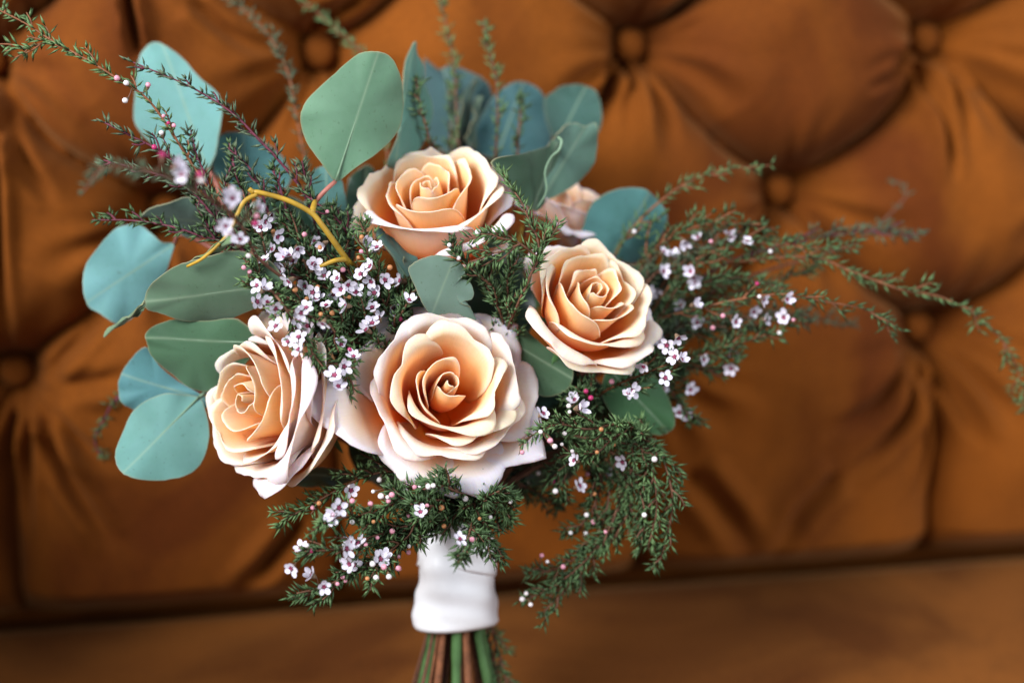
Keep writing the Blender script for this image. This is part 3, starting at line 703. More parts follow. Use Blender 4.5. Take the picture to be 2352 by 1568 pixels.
leaf(e6, [(1410, 437), (1470, 432), (1500, 447), (1530, 482), (1531, 522), (1510, 562), (1470, 605), (1430, 600), (1385, 575), (1342, 562), (1346, 518), (1366, 470)], .665, (1400, 590), (1495, 440), (.085, .245, .235), gx=.06, gy=.05, cup=.5, seed=20, stalk=[(1340, 640, .67), (1240, 700, .665)])
e7 = euc('eucalyptus branch with a nibbled pale leaf between the four roses', (960, 760, .625), 12)
leaf(e7, [(938, 622), (947, 608), (962, 598), (982, 590), (1003, 587), (1025, 589), (1043, 594), (1058, 604), (1066, 616), (1068, 628), (1058, 636), (1056, 642), (1070, 644), (1080, 650), (1086, 662), (1089, 676), (1082, 688), (1068, 691), (1058, 696), (1072, 702), (1082, 708), (1088, 722), (1095, 738), (1070, 730), (1045, 720), (1015, 722), (990, 724), (972, 700), (955, 665)], .592, (985, 735), (1040, 600), (.20, .315, .245), gx=.05, gy=.06, cup=.1, wav=.0006, seed=21, stalk=[(985, 790, .61)], ragged=.006)
leaf(e7, [(858, 532), (885, 530), (912, 548), (945, 580), (962, 615), (975, 665), (992, 712), (965, 690), (935, 645), (905, 595)], .604, (990, 715), (862, 533), (.11, .26, .23), gx=.2, gy=-.1, cup=.5, seed=22, stalk=[(985, 790, .61)])
leaf(e7, [(925, 590), (950, 630), (975, 680), (985, 715), (955, 690), (930, 640)], .612, (985, 720), (926, 592), (.05, .14, .12), gx=.3, seed=27)
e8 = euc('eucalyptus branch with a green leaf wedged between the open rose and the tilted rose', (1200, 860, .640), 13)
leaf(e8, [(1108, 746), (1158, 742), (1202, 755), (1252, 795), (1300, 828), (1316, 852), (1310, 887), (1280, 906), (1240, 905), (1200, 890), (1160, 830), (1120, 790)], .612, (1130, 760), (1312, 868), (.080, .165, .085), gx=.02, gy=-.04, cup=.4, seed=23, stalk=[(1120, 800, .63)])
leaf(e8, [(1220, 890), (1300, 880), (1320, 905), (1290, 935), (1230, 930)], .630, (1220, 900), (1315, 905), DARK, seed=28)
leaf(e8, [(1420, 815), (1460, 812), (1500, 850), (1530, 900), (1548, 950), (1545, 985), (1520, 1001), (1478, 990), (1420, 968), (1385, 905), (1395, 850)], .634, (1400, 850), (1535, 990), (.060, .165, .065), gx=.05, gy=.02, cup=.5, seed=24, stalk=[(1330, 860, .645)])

# dark rose foliage tucked in behind the heads
rl = euc('dark glossy rose leaves tucked under the rose heads', (1000, 1010, .650), 14)
rl.name = 'rose_foliage'; rl['category'] = 'leaves'; del rl['group']
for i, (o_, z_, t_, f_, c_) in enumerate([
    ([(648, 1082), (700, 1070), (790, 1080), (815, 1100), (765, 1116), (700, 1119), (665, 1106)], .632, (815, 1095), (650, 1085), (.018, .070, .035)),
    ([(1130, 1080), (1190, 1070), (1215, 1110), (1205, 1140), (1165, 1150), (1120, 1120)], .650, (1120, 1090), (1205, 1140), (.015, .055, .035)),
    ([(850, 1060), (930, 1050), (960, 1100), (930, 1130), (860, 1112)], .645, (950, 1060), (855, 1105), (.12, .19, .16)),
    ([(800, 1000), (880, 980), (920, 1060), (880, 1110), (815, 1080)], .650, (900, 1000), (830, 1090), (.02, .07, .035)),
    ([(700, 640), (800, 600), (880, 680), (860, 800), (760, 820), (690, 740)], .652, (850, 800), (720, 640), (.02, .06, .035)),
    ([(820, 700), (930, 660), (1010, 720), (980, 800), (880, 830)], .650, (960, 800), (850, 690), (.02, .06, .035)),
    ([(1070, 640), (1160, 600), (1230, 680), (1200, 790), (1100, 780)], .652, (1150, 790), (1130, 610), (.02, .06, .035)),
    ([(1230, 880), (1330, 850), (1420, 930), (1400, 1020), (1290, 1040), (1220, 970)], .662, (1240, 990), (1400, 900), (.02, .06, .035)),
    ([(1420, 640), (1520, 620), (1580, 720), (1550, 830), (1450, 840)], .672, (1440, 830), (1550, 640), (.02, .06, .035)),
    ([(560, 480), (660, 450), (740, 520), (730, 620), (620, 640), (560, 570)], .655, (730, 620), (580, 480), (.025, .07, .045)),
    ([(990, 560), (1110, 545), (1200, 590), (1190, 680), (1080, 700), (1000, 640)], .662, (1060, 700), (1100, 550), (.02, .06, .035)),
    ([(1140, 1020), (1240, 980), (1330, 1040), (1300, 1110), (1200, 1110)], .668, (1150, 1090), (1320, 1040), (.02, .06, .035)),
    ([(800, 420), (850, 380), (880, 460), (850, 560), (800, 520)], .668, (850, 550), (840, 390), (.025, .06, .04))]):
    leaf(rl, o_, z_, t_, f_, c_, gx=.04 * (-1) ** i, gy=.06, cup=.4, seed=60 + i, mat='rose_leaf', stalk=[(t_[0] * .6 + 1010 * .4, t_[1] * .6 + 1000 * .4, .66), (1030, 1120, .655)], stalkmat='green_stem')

# ------------------------------------------------------------------ waxflower sprays
sprigs = []
def sprig(label, pts, k, n_br=10, br=(.010, .026), dens=1.0, nm='needle', tm='twig', droop=0, needle=.0050, fork=None, bare=0.0):
    """pts: photo pixels + depth from the root to the tip"""
    root = thing('waxflower_spray', label, 'waxflower', 'waxflower sprays in the bouquet')
    w = [P(*p) for p in pts]; main_ = catmull(w, 14 * len(w))
    tw = MB(); nd = MB()
    pre, upp = stem_path(w[0], k, below=(k % 3 == 0 or k % 7 == 1))
    lead = catmull([pre[-1], upp[1], w[0], w[min(1, len(w) - 1)]], 30)[:21] if len(pre) < 4 else catmull(pre + [upp[1], w[0]], 50)
    tw.tube(lead, .0009, .0007, 6)
    tw.tube(main_, .0007, .0003, 6, bump=.12)
    nodes = []
    def dress(path, dens_, r):
        L = sum((path[i + 1] - path[i]).length for i in range(len(path) - 1)); n = max(3, int(L / .00145 * dens_))
        for i in range(n):
            f_ = (i + random.random()) / n
            if f_ < bare and r == 0: continue
            q = f_ * (len(path) - 1); a = min(int(q), len(path) - 2); p = path[a].lerp(path[a + 1], q - a)
            d = (path[a + 1] - path[a]).normalized(); o = d.orthogonal().normalized()
            o = Matrix.Rotation(random.uniform(0, 6.283), 3, d) @ o
            for sgn in (1, -1):
                if random.random() < .16: continue
                dd = (d * random.uniform(.55, 1.1) + o * sgn * random.uniform(.55, 1.0) + Vector((0, 0, random.uniform(0, .25)))).normalized()
                sd = dd.cross(d); sd = sd.normalized() if sd.length > 1e-4 else o
                nd.needle(p, dd, sd, needle * random.uniform(.8, 1.5) * (1 - .3 * f_ ** 4), .00066 * random.uniform(.8, 1.25), random.uniform(-.15, .25))
    dress(main_, dens, 0)
    nodes += [main_[i] for i in range(4, len(main_), 3)]
    tot = len(main_)
    for i in range(n_br):
        f_ = (i + .3 + .5 * random.random()) / n_br
        if f_ < bare * .6: continue
        a = min(int(f_ * (tot - 2)), tot - 2); p = main_[a]; d = (main_[a + 1] - p).normalized()
        o = Matrix.Rotation(random.uniform(0, 6.283), 3, d) @ d.orthogonal().normalized()
        o = (o - FWD * o.dot(FWD) * .45).normalized()
        Lb = random.uniform(*br) * (1 - .55 * f_)
        d2 = (d * .75 + o * random.uniform(.45, .8)).normalized()
        e = p + d2 * Lb * .55; e2 = e + (d2 * .6 + d * .5 + Vector((0, 0, .12 - droop))).normalized() * Lb * .5
        bp = catmull([p, e, e2], 9); tw.tube(bp, .00055, .00025, 5)
        dress(bp, dens * 1.15, 1); nodes += [bp[4], bp[6], bp[8]]
    for fk in (fork or []):
        fp = catmull([P(*p) for p in fk], 10 * len(fk)); tw.tube(fp, .0006, .0003, 6); dress(fp, dens, 1); nodes += fp[3::3]
        for i in range(4):
            a = random.randrange(2, len(fp) - 3); d = (fp[a + 1] - fp[a]).normalized(); o = Matrix.Rotation(random.uniform(0, 6.28), 3, d) @ d.orthogonal().normalized()
            bp = catmull([fp[a], fp[a] + (d + o * .6).normalized() * .005, fp[a] + (d * 1.2 + o * .5).normalized() * .010], 6); tw.tube(bp, .0004, .00025, 5); dress(bp, dens, 1)
    tw.build('twig', M[tm], root)
    o = nd.build('needle_leaves', M[nm], root); o['kind'] = 'stuff'
    sprigs.append((root, nodes))
    return root
S = sprig
# --- upper left
S('long waxflower spray reaching to the upper corner past the pale teal leaf', [(560, 600, .615), (500, 470, .603), (430, 360, .597), (345, 235, .592), (265, 178, .590), (190, 132, .590), (125, 97, .592), (60, 55, .598), (-5, 22, .606)], 21, 11, (.008, .018), .62, 'needle_fresh', 'twig_rust', needle=.0048, fork=[[(180, 128, .590), (120, 100, .594), (75, 105, .597), (10, 118, .600)]])
S('waxflower spray with a purple stem crossing the pale teal leaf', [(740, 560, .620), (700, 450, .603), (650, 380, .599), (592, 318, .596), (545, 270, .594), (490, 230, .593), (430, 196, .592), (365, 168, .592), (288, 136, .594)], 23, 9, (.006, .014), .5, 'needle_grey', 'twig_purple')
S('short waxflower spray with dark buds below the pale teal leaf', [(540, 560, .612), (470, 440, .600), (415, 385, .596), (365, 345, .594), (300, 312, .593), (228, 276, .595)], 24, 9, (.006, .012), .6, 'needle_grey', 'twig_purple')
S('waxflower spray pointing level over the shadowed sofa', [(560, 600, .615), (500, 510, .603), (440, 440, .598), (385, 408, .596), (315, 388, .596), (238, 368, .600)], 25, 7, (.006, .012), .6, 'needle_grey', 'twig_purple')
S('blurred brownish waxflower tip bending down over the sofa', [(590, 590, .570), (540, 500, .530), (470, 450, .512), (400, 412, .505), (330, 390, .500), (245, 384, .500), (190, 440, .500)], 26, 4, (.005, .008), .45, 'needle_grey', 'twig')
S('waxflower spray lying over the grey green leaf edge', [(620, 620, .612), (540, 565, .606), (470, 545, .603), (400, 522, .602), (310, 507, .604), (212, 505, .608)], 27, 7, (.006, .012), .8, 'needle', 'twig_purple')
for i, (pts, nb) in enumerate([
    ([(600, 560, .615), (570, 470, .604), (545, 410, .600), (528, 330, .598)], 6), ([(640, 560, .615), (610, 470, .600), (580, 395, .597), (522, 338, .597)], 6),
    ([(690, 570, .618), (660, 490, .603), (640, 420, .600), (622, 385, .600)], 5), ([(760, 560, .620), (725, 470, .602), (705, 420, .599), (695, 385, .600)], 6),
    ([(800, 620, .620), (800, 550, .603), (770, 500, .598), (690, 440, .596)], 6), ([(560, 590, .610), (530, 500, .600), (515, 430, .598), (535, 395, .598)], 5),
    ([(540, 600, .612), (480, 520, .604), (450, 470, .602), (430, 430, .602)], 6), ([(500, 480, .603), (470, 400, .600), (450, 350, .599), (438, 300, .600)], 5)]):
    S(['small upright waxflower sprig in front of the dark teal leaf', 'forked purple waxflower sprig before the dark teal leaf', 'short waxflower sprig behind the curved yellow twig', 'waxflower sprig beside the pink leaf stalk', 'waxflower sprig crossing the stalk of the broad green leaf', 'waxflower sprig left of the curved yellow twig bend', 'waxflower sprig above the grey green leaf', 'thin waxflower sprig standing over the base of the teal leaf'][i], pts, 28 + i, nb, (.006, .014), .75, ['needle', 'needle_grey'][i % 2], 'twig_purple')
# --- thicket between the roses
thick = [
    ([(860, 860, .635), (760, 700, .608), (660, 600, .596), (590, 530, .592), (560, 480, .594)], 'needle'), ([(850, 860, .635), (720, 740, .605), (620, 660, .588), (570, 600, .576)], 'needle_fresh'),
    ([(880, 850, .635), (800, 700, .605), (730, 610, .597), (690, 560, .596), (650, 510, .598)], 'needle'), ([(900, 850, .635), (850, 700, .603), (800, 620, .596), (780, 560, .596), (770, 500, .600)], 'needle'),
    ([(920, 850, .632), (890, 720, .602), (860, 640, .596), (850, 570, .594), (835, 520, .596)], 'needle_fresh'), ([(900, 860, .632), (900, 770, .600), (930, 700, .596), (950, 660, .598)], 'needle'),
    ([(880, 880, .635), (800, 780, .600), (740, 720, .590), (680, 690, .585), (620, 690, .582)], 'needle'), ([(700, 600, .600), (745, 720, .588), (780, 780, .584), (800, 830, .582), (790, 890, .584)], 'needle_fresh'),
    ([(600, 640, .585), (650, 700, .572), (690, 770, .570), (740, 830, .574), (820, 830, .580)], 'needle_fresh'), ([(870, 880, .635), (830, 800, .600), (800, 740, .592), (760, 690, .590)], 'needle'),
    ([(890, 880, .63), (870, 800, .600), (840, 740, .594), (820, 690, .592)], 'needle'), ([(700, 840, .63), (650, 700, .606), (610, 600, .600), (590, 560, .600)], 'needle'),
    ([(850, 880, .635), (770, 800, .602), (700, 740, .592), (640, 640, .588), (600, 560, .584)], 'needle_grey'), ([(900, 850, .64), (760, 640, .612), (690, 520, .606), (640, 450, .605)], 'needle_grey'),
    ([(880, 840, .64), (700, 640, .614), (600, 540, .610), (520, 520, .608)], 'needle'), ([(930, 880, .64), (950, 780, .604), (930, 740, .600), (900, 690, .600)], 'needle')]
tl = ['waxflower spray leaning toward the curved yellow twig tip', 'waxflower spray overlapping the olive leaf', 'waxflower spray under the arch of the yellow twig', 'waxflower spray rising beside the knuckle of the yellow twig', 'waxflower spray pointing at the pink edge of the upward rose', 'waxflower spray against the nibbled pale leaf', 'blossom laden waxflower spray above the turned rose', 'waxflower spray hanging down to the open rose edge', 'waxflower spray lying across the top of the turned rose', 'densely flowering waxflower spray in the middle of the thicket', 'waxflower spray close to the open rose top petal', 'waxflower spray behind the olive leaf end', 'waxflower spray spilling toward the turned rose', 'shaded waxflower spray deep behind the yellow twig', 'waxflower spray running under the grey green leaf', 'waxflower spray tucked under the nibbled pale leaf']
for i, (pts, nm) in enumerate(thick):
    S(tl[i], pts, 40 + i, 11, (.009, .022), 1.0, nm, 'twig', needle=.0048)
# --- before the upward rose
S('green waxflower spray standing in front of the upward facing rose', [(1150, 800, .630), (1180, 720, .598), (1215, 640, .588), (1238, 570, .584), (1205, 480, .582), (1175, 430, .583), (1148, 388, .586)], 57, 4, (.005, .009), 1.0, 'needle_fresh', 'twig', fork=[[(1225, 615, .586), (1232, 590, .584), (1195, 560, .580), (1150, 535, .578), (1105, 545, .578)], [(1195, 560, .580), (1160, 575, .580), (1120, 585, .581)], [(1225, 615, .586), (1240, 590, .586), (1255, 545, .586), (1245, 515, .588)]])
S('waxflower twig with white buds under the upward rose', [(1180, 760, .625), (1140, 670, .598), (1085, 620, .590), (1050, 580, .588), (1035, 560, .588)], 60, 6, (.005, .011), 1.1, 'needle', 'twig')
S('dark waxflower spray in the gap beside the nibbled leaf', [(1170, 800, .63), (1150, 720, .604), (1120, 660, .602), (1110, 620, .604)], 61, 10, (.008, .016), 1.1, 'needle', 'twig')
S('dark waxflower spray in the gap beside the tilted rose', [(1180, 800, .63), (1170, 720, .604), (1165, 650, .602), (1175, 590, .602)], 62, 10, (.008, .016), 1.1, 'needle', 'twig')
# --- top, behind
S('tall blurred waxflower spray before the shaded tuft button', [(800, 640, .66), (720, 440, .665), (685, 290, .672), (665, 180, .678), (635, 110, .682), (590, 50, .688), (520, -5, .694)], 63, 9, (.006, .012), .55, 'needle_grey', 'twig_rust')
S('blurred waxflower spray rising behind the broad green leaf', [(900, 480, .68), (880, 260, .690), (850, 150, .694), (800, 90, .698), (750, 50, .702), (690, -10, .71)], 64, 7, (.006, .012), .55, 'needle_fresh', 'twig_rust')
S('thin waxflower spray standing highest above the dark blue green leaves', [(1060, 440, .68), (1048, 240, .688), (1042, 150, .692), (1030, 80, .696), (1005, -20, .70)], 65, 5, (.004, .008), .5, 'needle_fresh', 'twig')
S('thin waxflower spray before the dark teal leaf above the upward rose', [(1130, 440, .68), (1142, 300, .672), (1140, 190, .676), (1122, 110, .68), (1108, 48, .685)], 66, 5, (.004, .008), .6, 'needle_fresh', 'twig')
S('short waxflower spray before the rounded blue green leaf', [(1190, 450, .68), (1190, 330, .672), (1195, 260, .674), (1192, 220, .676)], 67, 5, (.004, .008), .6, 'needle', 'twig')
S('short waxflower spray along the slim upright leaf', [(1000, 450, .66), (985, 320, .648), (965, 240, .645), (955, 180, .648)], 68, 5, (.004, .008), .6, 'needle', 'twig')
S('dark waxflower spray behind the slim upright leaf', [(1040, 450, .70), (1035, 330, .702), (1035, 250, .704), (1030, 190, .706)], 69, 6, (.006, .010), .7, 'needle', 'twig')
# --- right sprays
rt_ = [
    ([(1420, 860, .665), (1500, 745, .645), (1600, 710, .636), (1710, 685, .632), (1800, 676, .630), (1880, 690, .630), (1990, 712, .634), (2070, 757, .640)], 11, 'needle', 'twig_rust', 'waxflower spray with an orange stem ending in a dark tip over the sofa', .6),
    ([(1440, 800, .68), (1560, 610, .662), (1700, 600, .656), (1860, 590, .652), (1960, 625, .650), (2070, 665, .650), (2160, 682, .652), (2250, 730, .656), (2315, 800, .662), (2345, 880, .668), (2350, 950, .672)], 12, 'needle_fresh', 'twig_rust', 'longest waxflower spray arching down past the tuft button', .55),
    ([(1400, 760, .67), (1490, 590, .655), (1560, 537, .650), (1650, 512, .648), (1780, 526, .650)], 10, 'needle', 'twig_rust', 'waxflower spray arching above the flowering thicket', .7),
    ([(1440, 800, .67), (1580, 610, .652), (1720, 562, .650), (1850, 567, .650), (1970, 572, .652)], 10, 'needle', 'twig_rust', 'waxflower spray pointing straight out under the arching one', .7),
    ([(1440, 800, .68), (1640, 620, .672), (1850, 552, .676), (1950, 535, .680), (2040, 528, .684), (2097, 549, .688)], 9, 'needle_grey', 'twig_purple', 'blurred waxflower spray with a dark curved tip against the tuft', .6),
    ([(1340, 720, .68), (1410, 590, .664), (1465, 510, .660), (1560, 430, .660), (1650, 392, .664), (1770, 380, .67)], 6, 'needle_fresh', 'twig_rust', 'waxflower spray rising over the teal leaf toward a tuft button', .5),
    ([(1420, 920, .67), (1530, 850, .650), (1620, 812, .644), (1720, 782, .642), (1840, 738, .642)], 11, 'needle', 'twig_rust', 'lowest of the sideways waxflower sprays with pale blossoms', .9),
    ([(1300, 960, .65), (1400, 892, .622), (1480, 858, .612), (1552, 828, .608)], 7, 'needle', 'twig_rust', 'waxflower twig with pink buds over the green leaf', .8),
    ([(1440, 860, .67), (1520, 720, .655), (1590, 660, .652), (1680, 640, .652), (1800, 660, .655)], 12, 'needle', 'twig', 'flowering waxflower spray beside the tilted rose', .9),
    ([(1440, 880, .67), (1520, 780, .652), (1600, 740, .648), (1700, 730, .648), (1860, 720, .65)], 12, 'needle_grey', 'twig', 'flowering waxflower spray in the middle of the sideways sprays', .9),
    ([(1440, 900, .67), (1510, 850, .655), (1560, 780, .652), (1640, 760, .652), (1760, 750, .655)], 12, 'needle', 'twig', 'dense waxflower spray under the orange stem', .9),
    ([(1420, 780, .67), (1480, 660, .655), (1540, 600, .652), (1620, 570, .652), (1700, 545, .655)], 12, 'needle_grey', 'twig', 'dense waxflower spray beside the teal leaf', .9),
    ([(1420, 940, .67), (1500, 900, .655), (1560, 850, .650), (1630, 850, .648), (1690, 840, .648)], 10, 'needle', 'twig', 'waxflower spray with a pair of blossoms low over the sofa', .9),
    ([(1400, 960, .67), (1470, 900, .655), (1530, 890, .650), (1560, 930, .645), (1590, 975, .645)], 9, 'needle', 'twig', 'short waxflower spray beside the tip of the green leaf', .9),
    ([(1440, 820, .68), (1540, 700, .668), (1660, 680, .668), (1790, 640, .672), (1880, 610, .676)], 11, 'needle', 'twig', 'shaded waxflower spray deep in the sideways sprays', .8),
    ([(1600, 760, .68), (1760, 720, .69), (1880, 735, .70), (1955, 748, .71)], 5, 'needle_grey', 'twig', 'blurred low waxflower tip close to the sofa back', .6)]
for i, (pts, nb, nm, tm, lb, dn_) in enumerate(rt_):
    S(lb, pts, 70 + i, nb, (.008, .022), dn_, nm, tm, needle=.0056)
S('dry curled waxflower twig against the tufted sofa', [(1960, 560, .70), (2015, 520, .715), (2060, 475, .725), (2082, 445, .73), (2068, 418, .73), (2050, 428, .73)], 88, 2, (.004, .006), .15, 'needle_grey', 'twig')
# --- lower right, drooping
dr = [
    ([(1400, 1010, .64), (1480, 1010, .618), (1525, 1060, .612), (1545, 1150, .612), (1532, 1230, .616), (1515, 1292, .62)], 'outermost drooping waxflower spray with a bare brown stem', 'needle'),
    ([(1400, 1020, .64), (1460, 1020, .616), (1498, 1080, .612), (1508, 1170, .612), (1490, 1250, .616)], 'drooping waxflower spray hanging straight down', 'needle_fresh'),
    ([(1380, 1030, .64), (1440, 1060, .618), (1470, 1130, .616), (1480, 1200, .618), (1470, 1260, .622)], 'drooping waxflower spray behind the hanging one', 'needle'),
    ([(1360, 1030, .65), (1420, 1090, .630), (1410, 1190, .626), (1350, 1280, .624), (1280, 1340, .624), (1205, 1378, .626)], 'long drooping waxflower spray sweeping down toward the white wrap', 'needle'),
    ([(1360, 1040, .65), (1400, 1120, .632), (1370, 1230, .628), (1300, 1295, .626), (1215, 1322, .626)], 'drooping waxflower spray with pink buds near the white wrap', 'needle'),
    ([(1380, 1050, .65), (1430, 1130, .632), (1390, 1230, .628), (1320, 1330, .626), (1238, 1415, .626)], 'lowest drooping waxflower spray tip over the sofa seat', 'needle'),
    ([(1340, 1040, .65), (1380, 1090, .634), (1360, 1170, .630), (1310, 1230, .630)], 'inner drooping waxflower spray with white bud', 'needle'),
    ([(1350, 1030, .65), (1430, 1080, .632), (1450, 1150, .628), (1420, 1220, .626), (1380, 1270, .626)], 'drooping waxflower spray between the two longest ones', 'needle_fresh'),
    ([(1500, 1010, .625), (1430, 975, .604), (1350, 985, .592), (1280, 975, .584), (1205, 1008, .570)], 'front waxflower spray touching the open rose edge', 'needle_fresh'),
    ([(1480, 1010, .625), (1420, 1000, .606), (1370, 1040, .600), (1330, 1050, .598)], 'waxflower spray with hanging bell blossoms', 'needle_fresh'),
    ([(1300, 1000, .64), (1330, 1040, .622), (1290, 1080, .620), (1280, 1130, .622)], 'small waxflower spray with a red bud beneath the open rose', 'needle'),
    ([(1150, 1080, .65), (1210, 1120, .645), (1260, 1150, .645), (1290, 1160, .648)], 'blurred short waxflower sprig under the open rose', 'needle'),
    ([(1300, 960, .645), (1350, 930, .622), (1330, 900, .616), (1310, 920, .612)], 'shaded waxflower sprig with pale blossoms beside the wedged leaf', 'needle'),
    ([(1280, 980, .645), (1320, 1000, .624), (1400, 1010, .618), (1440, 990, .614)], 'dense dark waxflower sprig under the green leaf', 'needle'),
    ([(1300, 1000, .66), (1380, 960, .646), (1440, 960, .640), (1490, 990, .638)], 'shaded waxflower sprig behind the front spray', 'needle')]
for i, (pts, lb, nm) in enumerate(dr):
    S(lb, pts, 90 + i, 12, (.008, .018), 1.0, nm, 'twig', droop=.35 if i < 8 else .1, needle=.0052)
# --- lower left
bl = [
    ([(1000, 1110, .64), (920, 1085, .612), (850, 1090, .602), (765, 1130, .598), (700, 1168, .596), (645, 1195, .596)], 'waxflower spray reaching furthest out under the turned rose', 'needle_fresh', .0054),
    ([(1050, 1150, .63), (960, 1150, .602), (860, 1180, .582), (770, 1190, .566), (740, 1200, .56)], 'blurred waxflower spray with a big pale blossom', 'needle_fresh', .0054),
    ([(1050, 1160, .63), (960, 1190, .602), (860, 1230, .580), (770, 1260, .566), (700, 1265, .562)], 'waxflower spray with a magenta bud at its end', 'needle', .0054),
    ([(1050, 1170, .63), (950, 1220, .602), (850, 1290, .582), (760, 1340, .572), (678, 1378, .570)], 'lowest waxflower spray over the sofa seam with white blossoms', 'needle', .0054),
    ([(1040, 1170, .63), (960, 1220, .600), (890, 1270, .580), (845, 1335, .570)], 'waxflower spray with hanging pink buds', 'needle_fresh', .0054),
    ([(1080, 1160, .63), (1010, 1148, .590), (950, 1148, .582), (880, 1165, .578), (830, 1200, .574)], 'bushy waxflower spray just under the open rose', 'needle_fresh', .0054),
    ([(1110, 1150, .63), (1060, 1134, .590), (1010, 1112, .576), (970, 1112, .576)], 'small waxflower spray at the lowest petal of the open rose', 'needle', .0052),
    ([(1060, 1150, .63), (1030, 1150, .604), (980, 1180, .598), (950, 1240, .594)], 'waxflower spray at the wrap top edge', 'needle', .0052),
    ([(1130, 1130, .62), (1118, 1180, .606), (1118, 1230, .602), (1128, 1278, .602)], 'thin green waxflower tip hanging over the white wrap', 'needle', .0054),
    ([(1100, 1150, .62), (1085, 1200, .590), (1070, 1250, .566), (1058, 1290, .556)], 'blurred waxflower tip with a blossom before the white wrap', 'needle', .0050),
    ([(1090, 1140, .63), (1130, 1130, .606), (1160, 1170, .604), (1170, 1200, .606)], 'short waxflower sprig at the shoulder of the white wrap', 'needle_fresh', .0054),
    ([(1060, 1160, .63), (1110, 1142, .594), (1140, 1130, .592), (1170, 1135, .594)], 'dense waxflower sprig below the pointed rose petal', 'needle', .0054),
    ([(1060, 1165, .63), (1010, 1165, .590), (960, 1152, .578), (910, 1138, .576)], 'waxflower sprig with pink buds under the open rose', 'needle', .0054),
    ([(1060, 1160, .63), (1000, 1180, .600), (920, 1210, .590), (860, 1220, .588)], 'bushy waxflower sprig left of the white wrap', 'needle', .0054),
    ([(1060, 1160, .63), (980, 1200, .604), (900, 1280, .592), (800, 1310, .586)], 'dark waxflower sprig filling the lower side', 'needle', .0054),
    ([(1060, 1150, .63), (1060, 1160, .602), (1040, 1180, .598), (1010, 1200, .598)], 'dense waxflower sprig covering the wrap edge', 'needle', .0054),
    ([(1080, 1150, .63), (1090, 1150, .602), (1090, 1170, .598), (1100, 1195, .598)], 'dense waxflower sprig on the middle of the wrap edge', 'needle_fresh', .0054)]
for i, (pts, lb, nm, nl) in enumerate(bl):
    S(lb, pts, 110 + i, 12, (.008, .018), 1.05, nm, 'twig', droop=.05, needle=nl)

# --- blossoms and buds
def blossom_mesh(lift=0.0, jit=0.0, seed=1):
    rs = random.Random(seed)
    v, f, m = [], [], []
    for k in range(5):
        a = R(72 * k + rs.uniform(-9, 9) * (jit > 0)); n = 8; k1 = 1 + rs.uniform(-jit, jit); lf = lift + rs.uniform(-.4, .4) * jit; c = (math.cos(a), math.sin(a)); b = len(v)
        v.append((.00205 * c[0] * k1 * (1 - .3 * lift), .00205 * c[1] * k1 * (1 - .3 * lift), .00030 + lf * .0014))
        for i in range(n):
            t = 2 * math.pi * i / n; rx = .00128 * (1.0 + .12 * math.cos(t)); 
            x = .00205 + rx * math.cos(t); y = .00125 * math.sin(t)
            zz = .0006 + .00035 * math.cos(t) + .0003 * (k % 2) + lf * (x - .0008) * 1.1; x *= k1 * (1 - .3 * lift)
            v.append((x * c[0] - y * c[1], x * c[1] + y * c[0], zz))
        for i in range(n): f.append((b, b + 1 + i, b + 1 + (i + 1) % n)); m.append(0)
    b = len(v); n = 8                                      # cup under the petals
    for r, z in ((.0013, .0004), (.0011, -.0010), (.0004, -.0024)):
        for i in range(n): v.append((r * math.cos(6.283 * i / n), r * math.sin(6.283 * i / n), z))
    for j in range(2):
        for i in range(n): f.append((b + j * n + i, b + j * n + (i + 1) % n, b + (j + 1) * n + (i + 1) % n, b + (j + 1) * n + i)); m.append(1)
    return v, f, m
def centre_mesh():
    v, f = [(0, 0, .0003)], []
    n = 10
    for r, z in ((.00042, .0003), (.0007, .0007), (.00085, .0005)):
        for i in range(n): v.append((r * math.cos(6.283 * i / n), r * math.sin(6.283 * i / n), z + .0002 * (i % 2)))
    for i in range(n): f.append((0, 1 + i, 1 + (i + 1) % n))
    for j in range(2):
        for i in range(n): f.append((1 + j * n + i, 1 + (j + 1) * n + i, 1 + (j + 1) * n + (i + 1) % n, 1 + j * n + (i + 1) % n))
    return v, f
def bud_mesh():
    v, f, m = [], [], []; n = 9
    prof = [(.0004, -.0026), (.0008, -.0016), (.0009, -.0006), (.00125, .0000), (.0013, .0006), (.0009, .0012), (.0002, .0014)]
    for r, z in prof:
        for i in range(n): v.append((r * math.cos(6.283 * i / n), r * math.sin(6.283 * i / n), z))
    for j in range(len(prof) - 1):
        for i in range(n): f.append((j * n + i, j * n + (i + 1) % n, (j + 1) * n + (i + 1) % n, (j + 1) * n + i)); m.append(1 if j < 2 else 0)
    f.append(tuple((len(prof) - 1) * n + i for i in range(n))); m.append(0)
    return v, f, m
BV = [blossom_mesh(.0, .12, 1), blossom_mesh(.25, .2, 2), blossom_mesh(.8, .2, 3), blossom_mesh(.1, .25, 4), blossom_mesh(.5, .3, 5)]; cv, cf = centre_mesh(); uv, uf, umi = bud_mesh()
proto = {}
def get(name, key, v, f, mats, mi=None):
    if key not in proto:
        o = mesh_obj(name, v, f, mats, None, True, mi); proto[key] = o.data; C.objects.unlink(o); bpy.data.objects.remove(o)
    o = bpy.data.objects.new(name, proto[key]); C.objects.link(o); return o
node_px = []
for si, (root, nodes) in enumerate(sprigs):
    for q in nodes:
        d = q - CAM; zz = d.dot(FWD); node_px.append((W / 2 + d.dot(RT) / zz * FPX, H / 2 - d.dot(UP) / zz * FPX, zz, si, q))
NP = np.array([(a, b, c) for a, b, c, _, _ in node_px])
def nearest(x, y):
    d = np.hypot(NP[:, 0] - x, NP[:, 1] - y) + (NP[:, 2] - .56) * 500
    return node_px[int(np.argmin(d))]
placed = 0
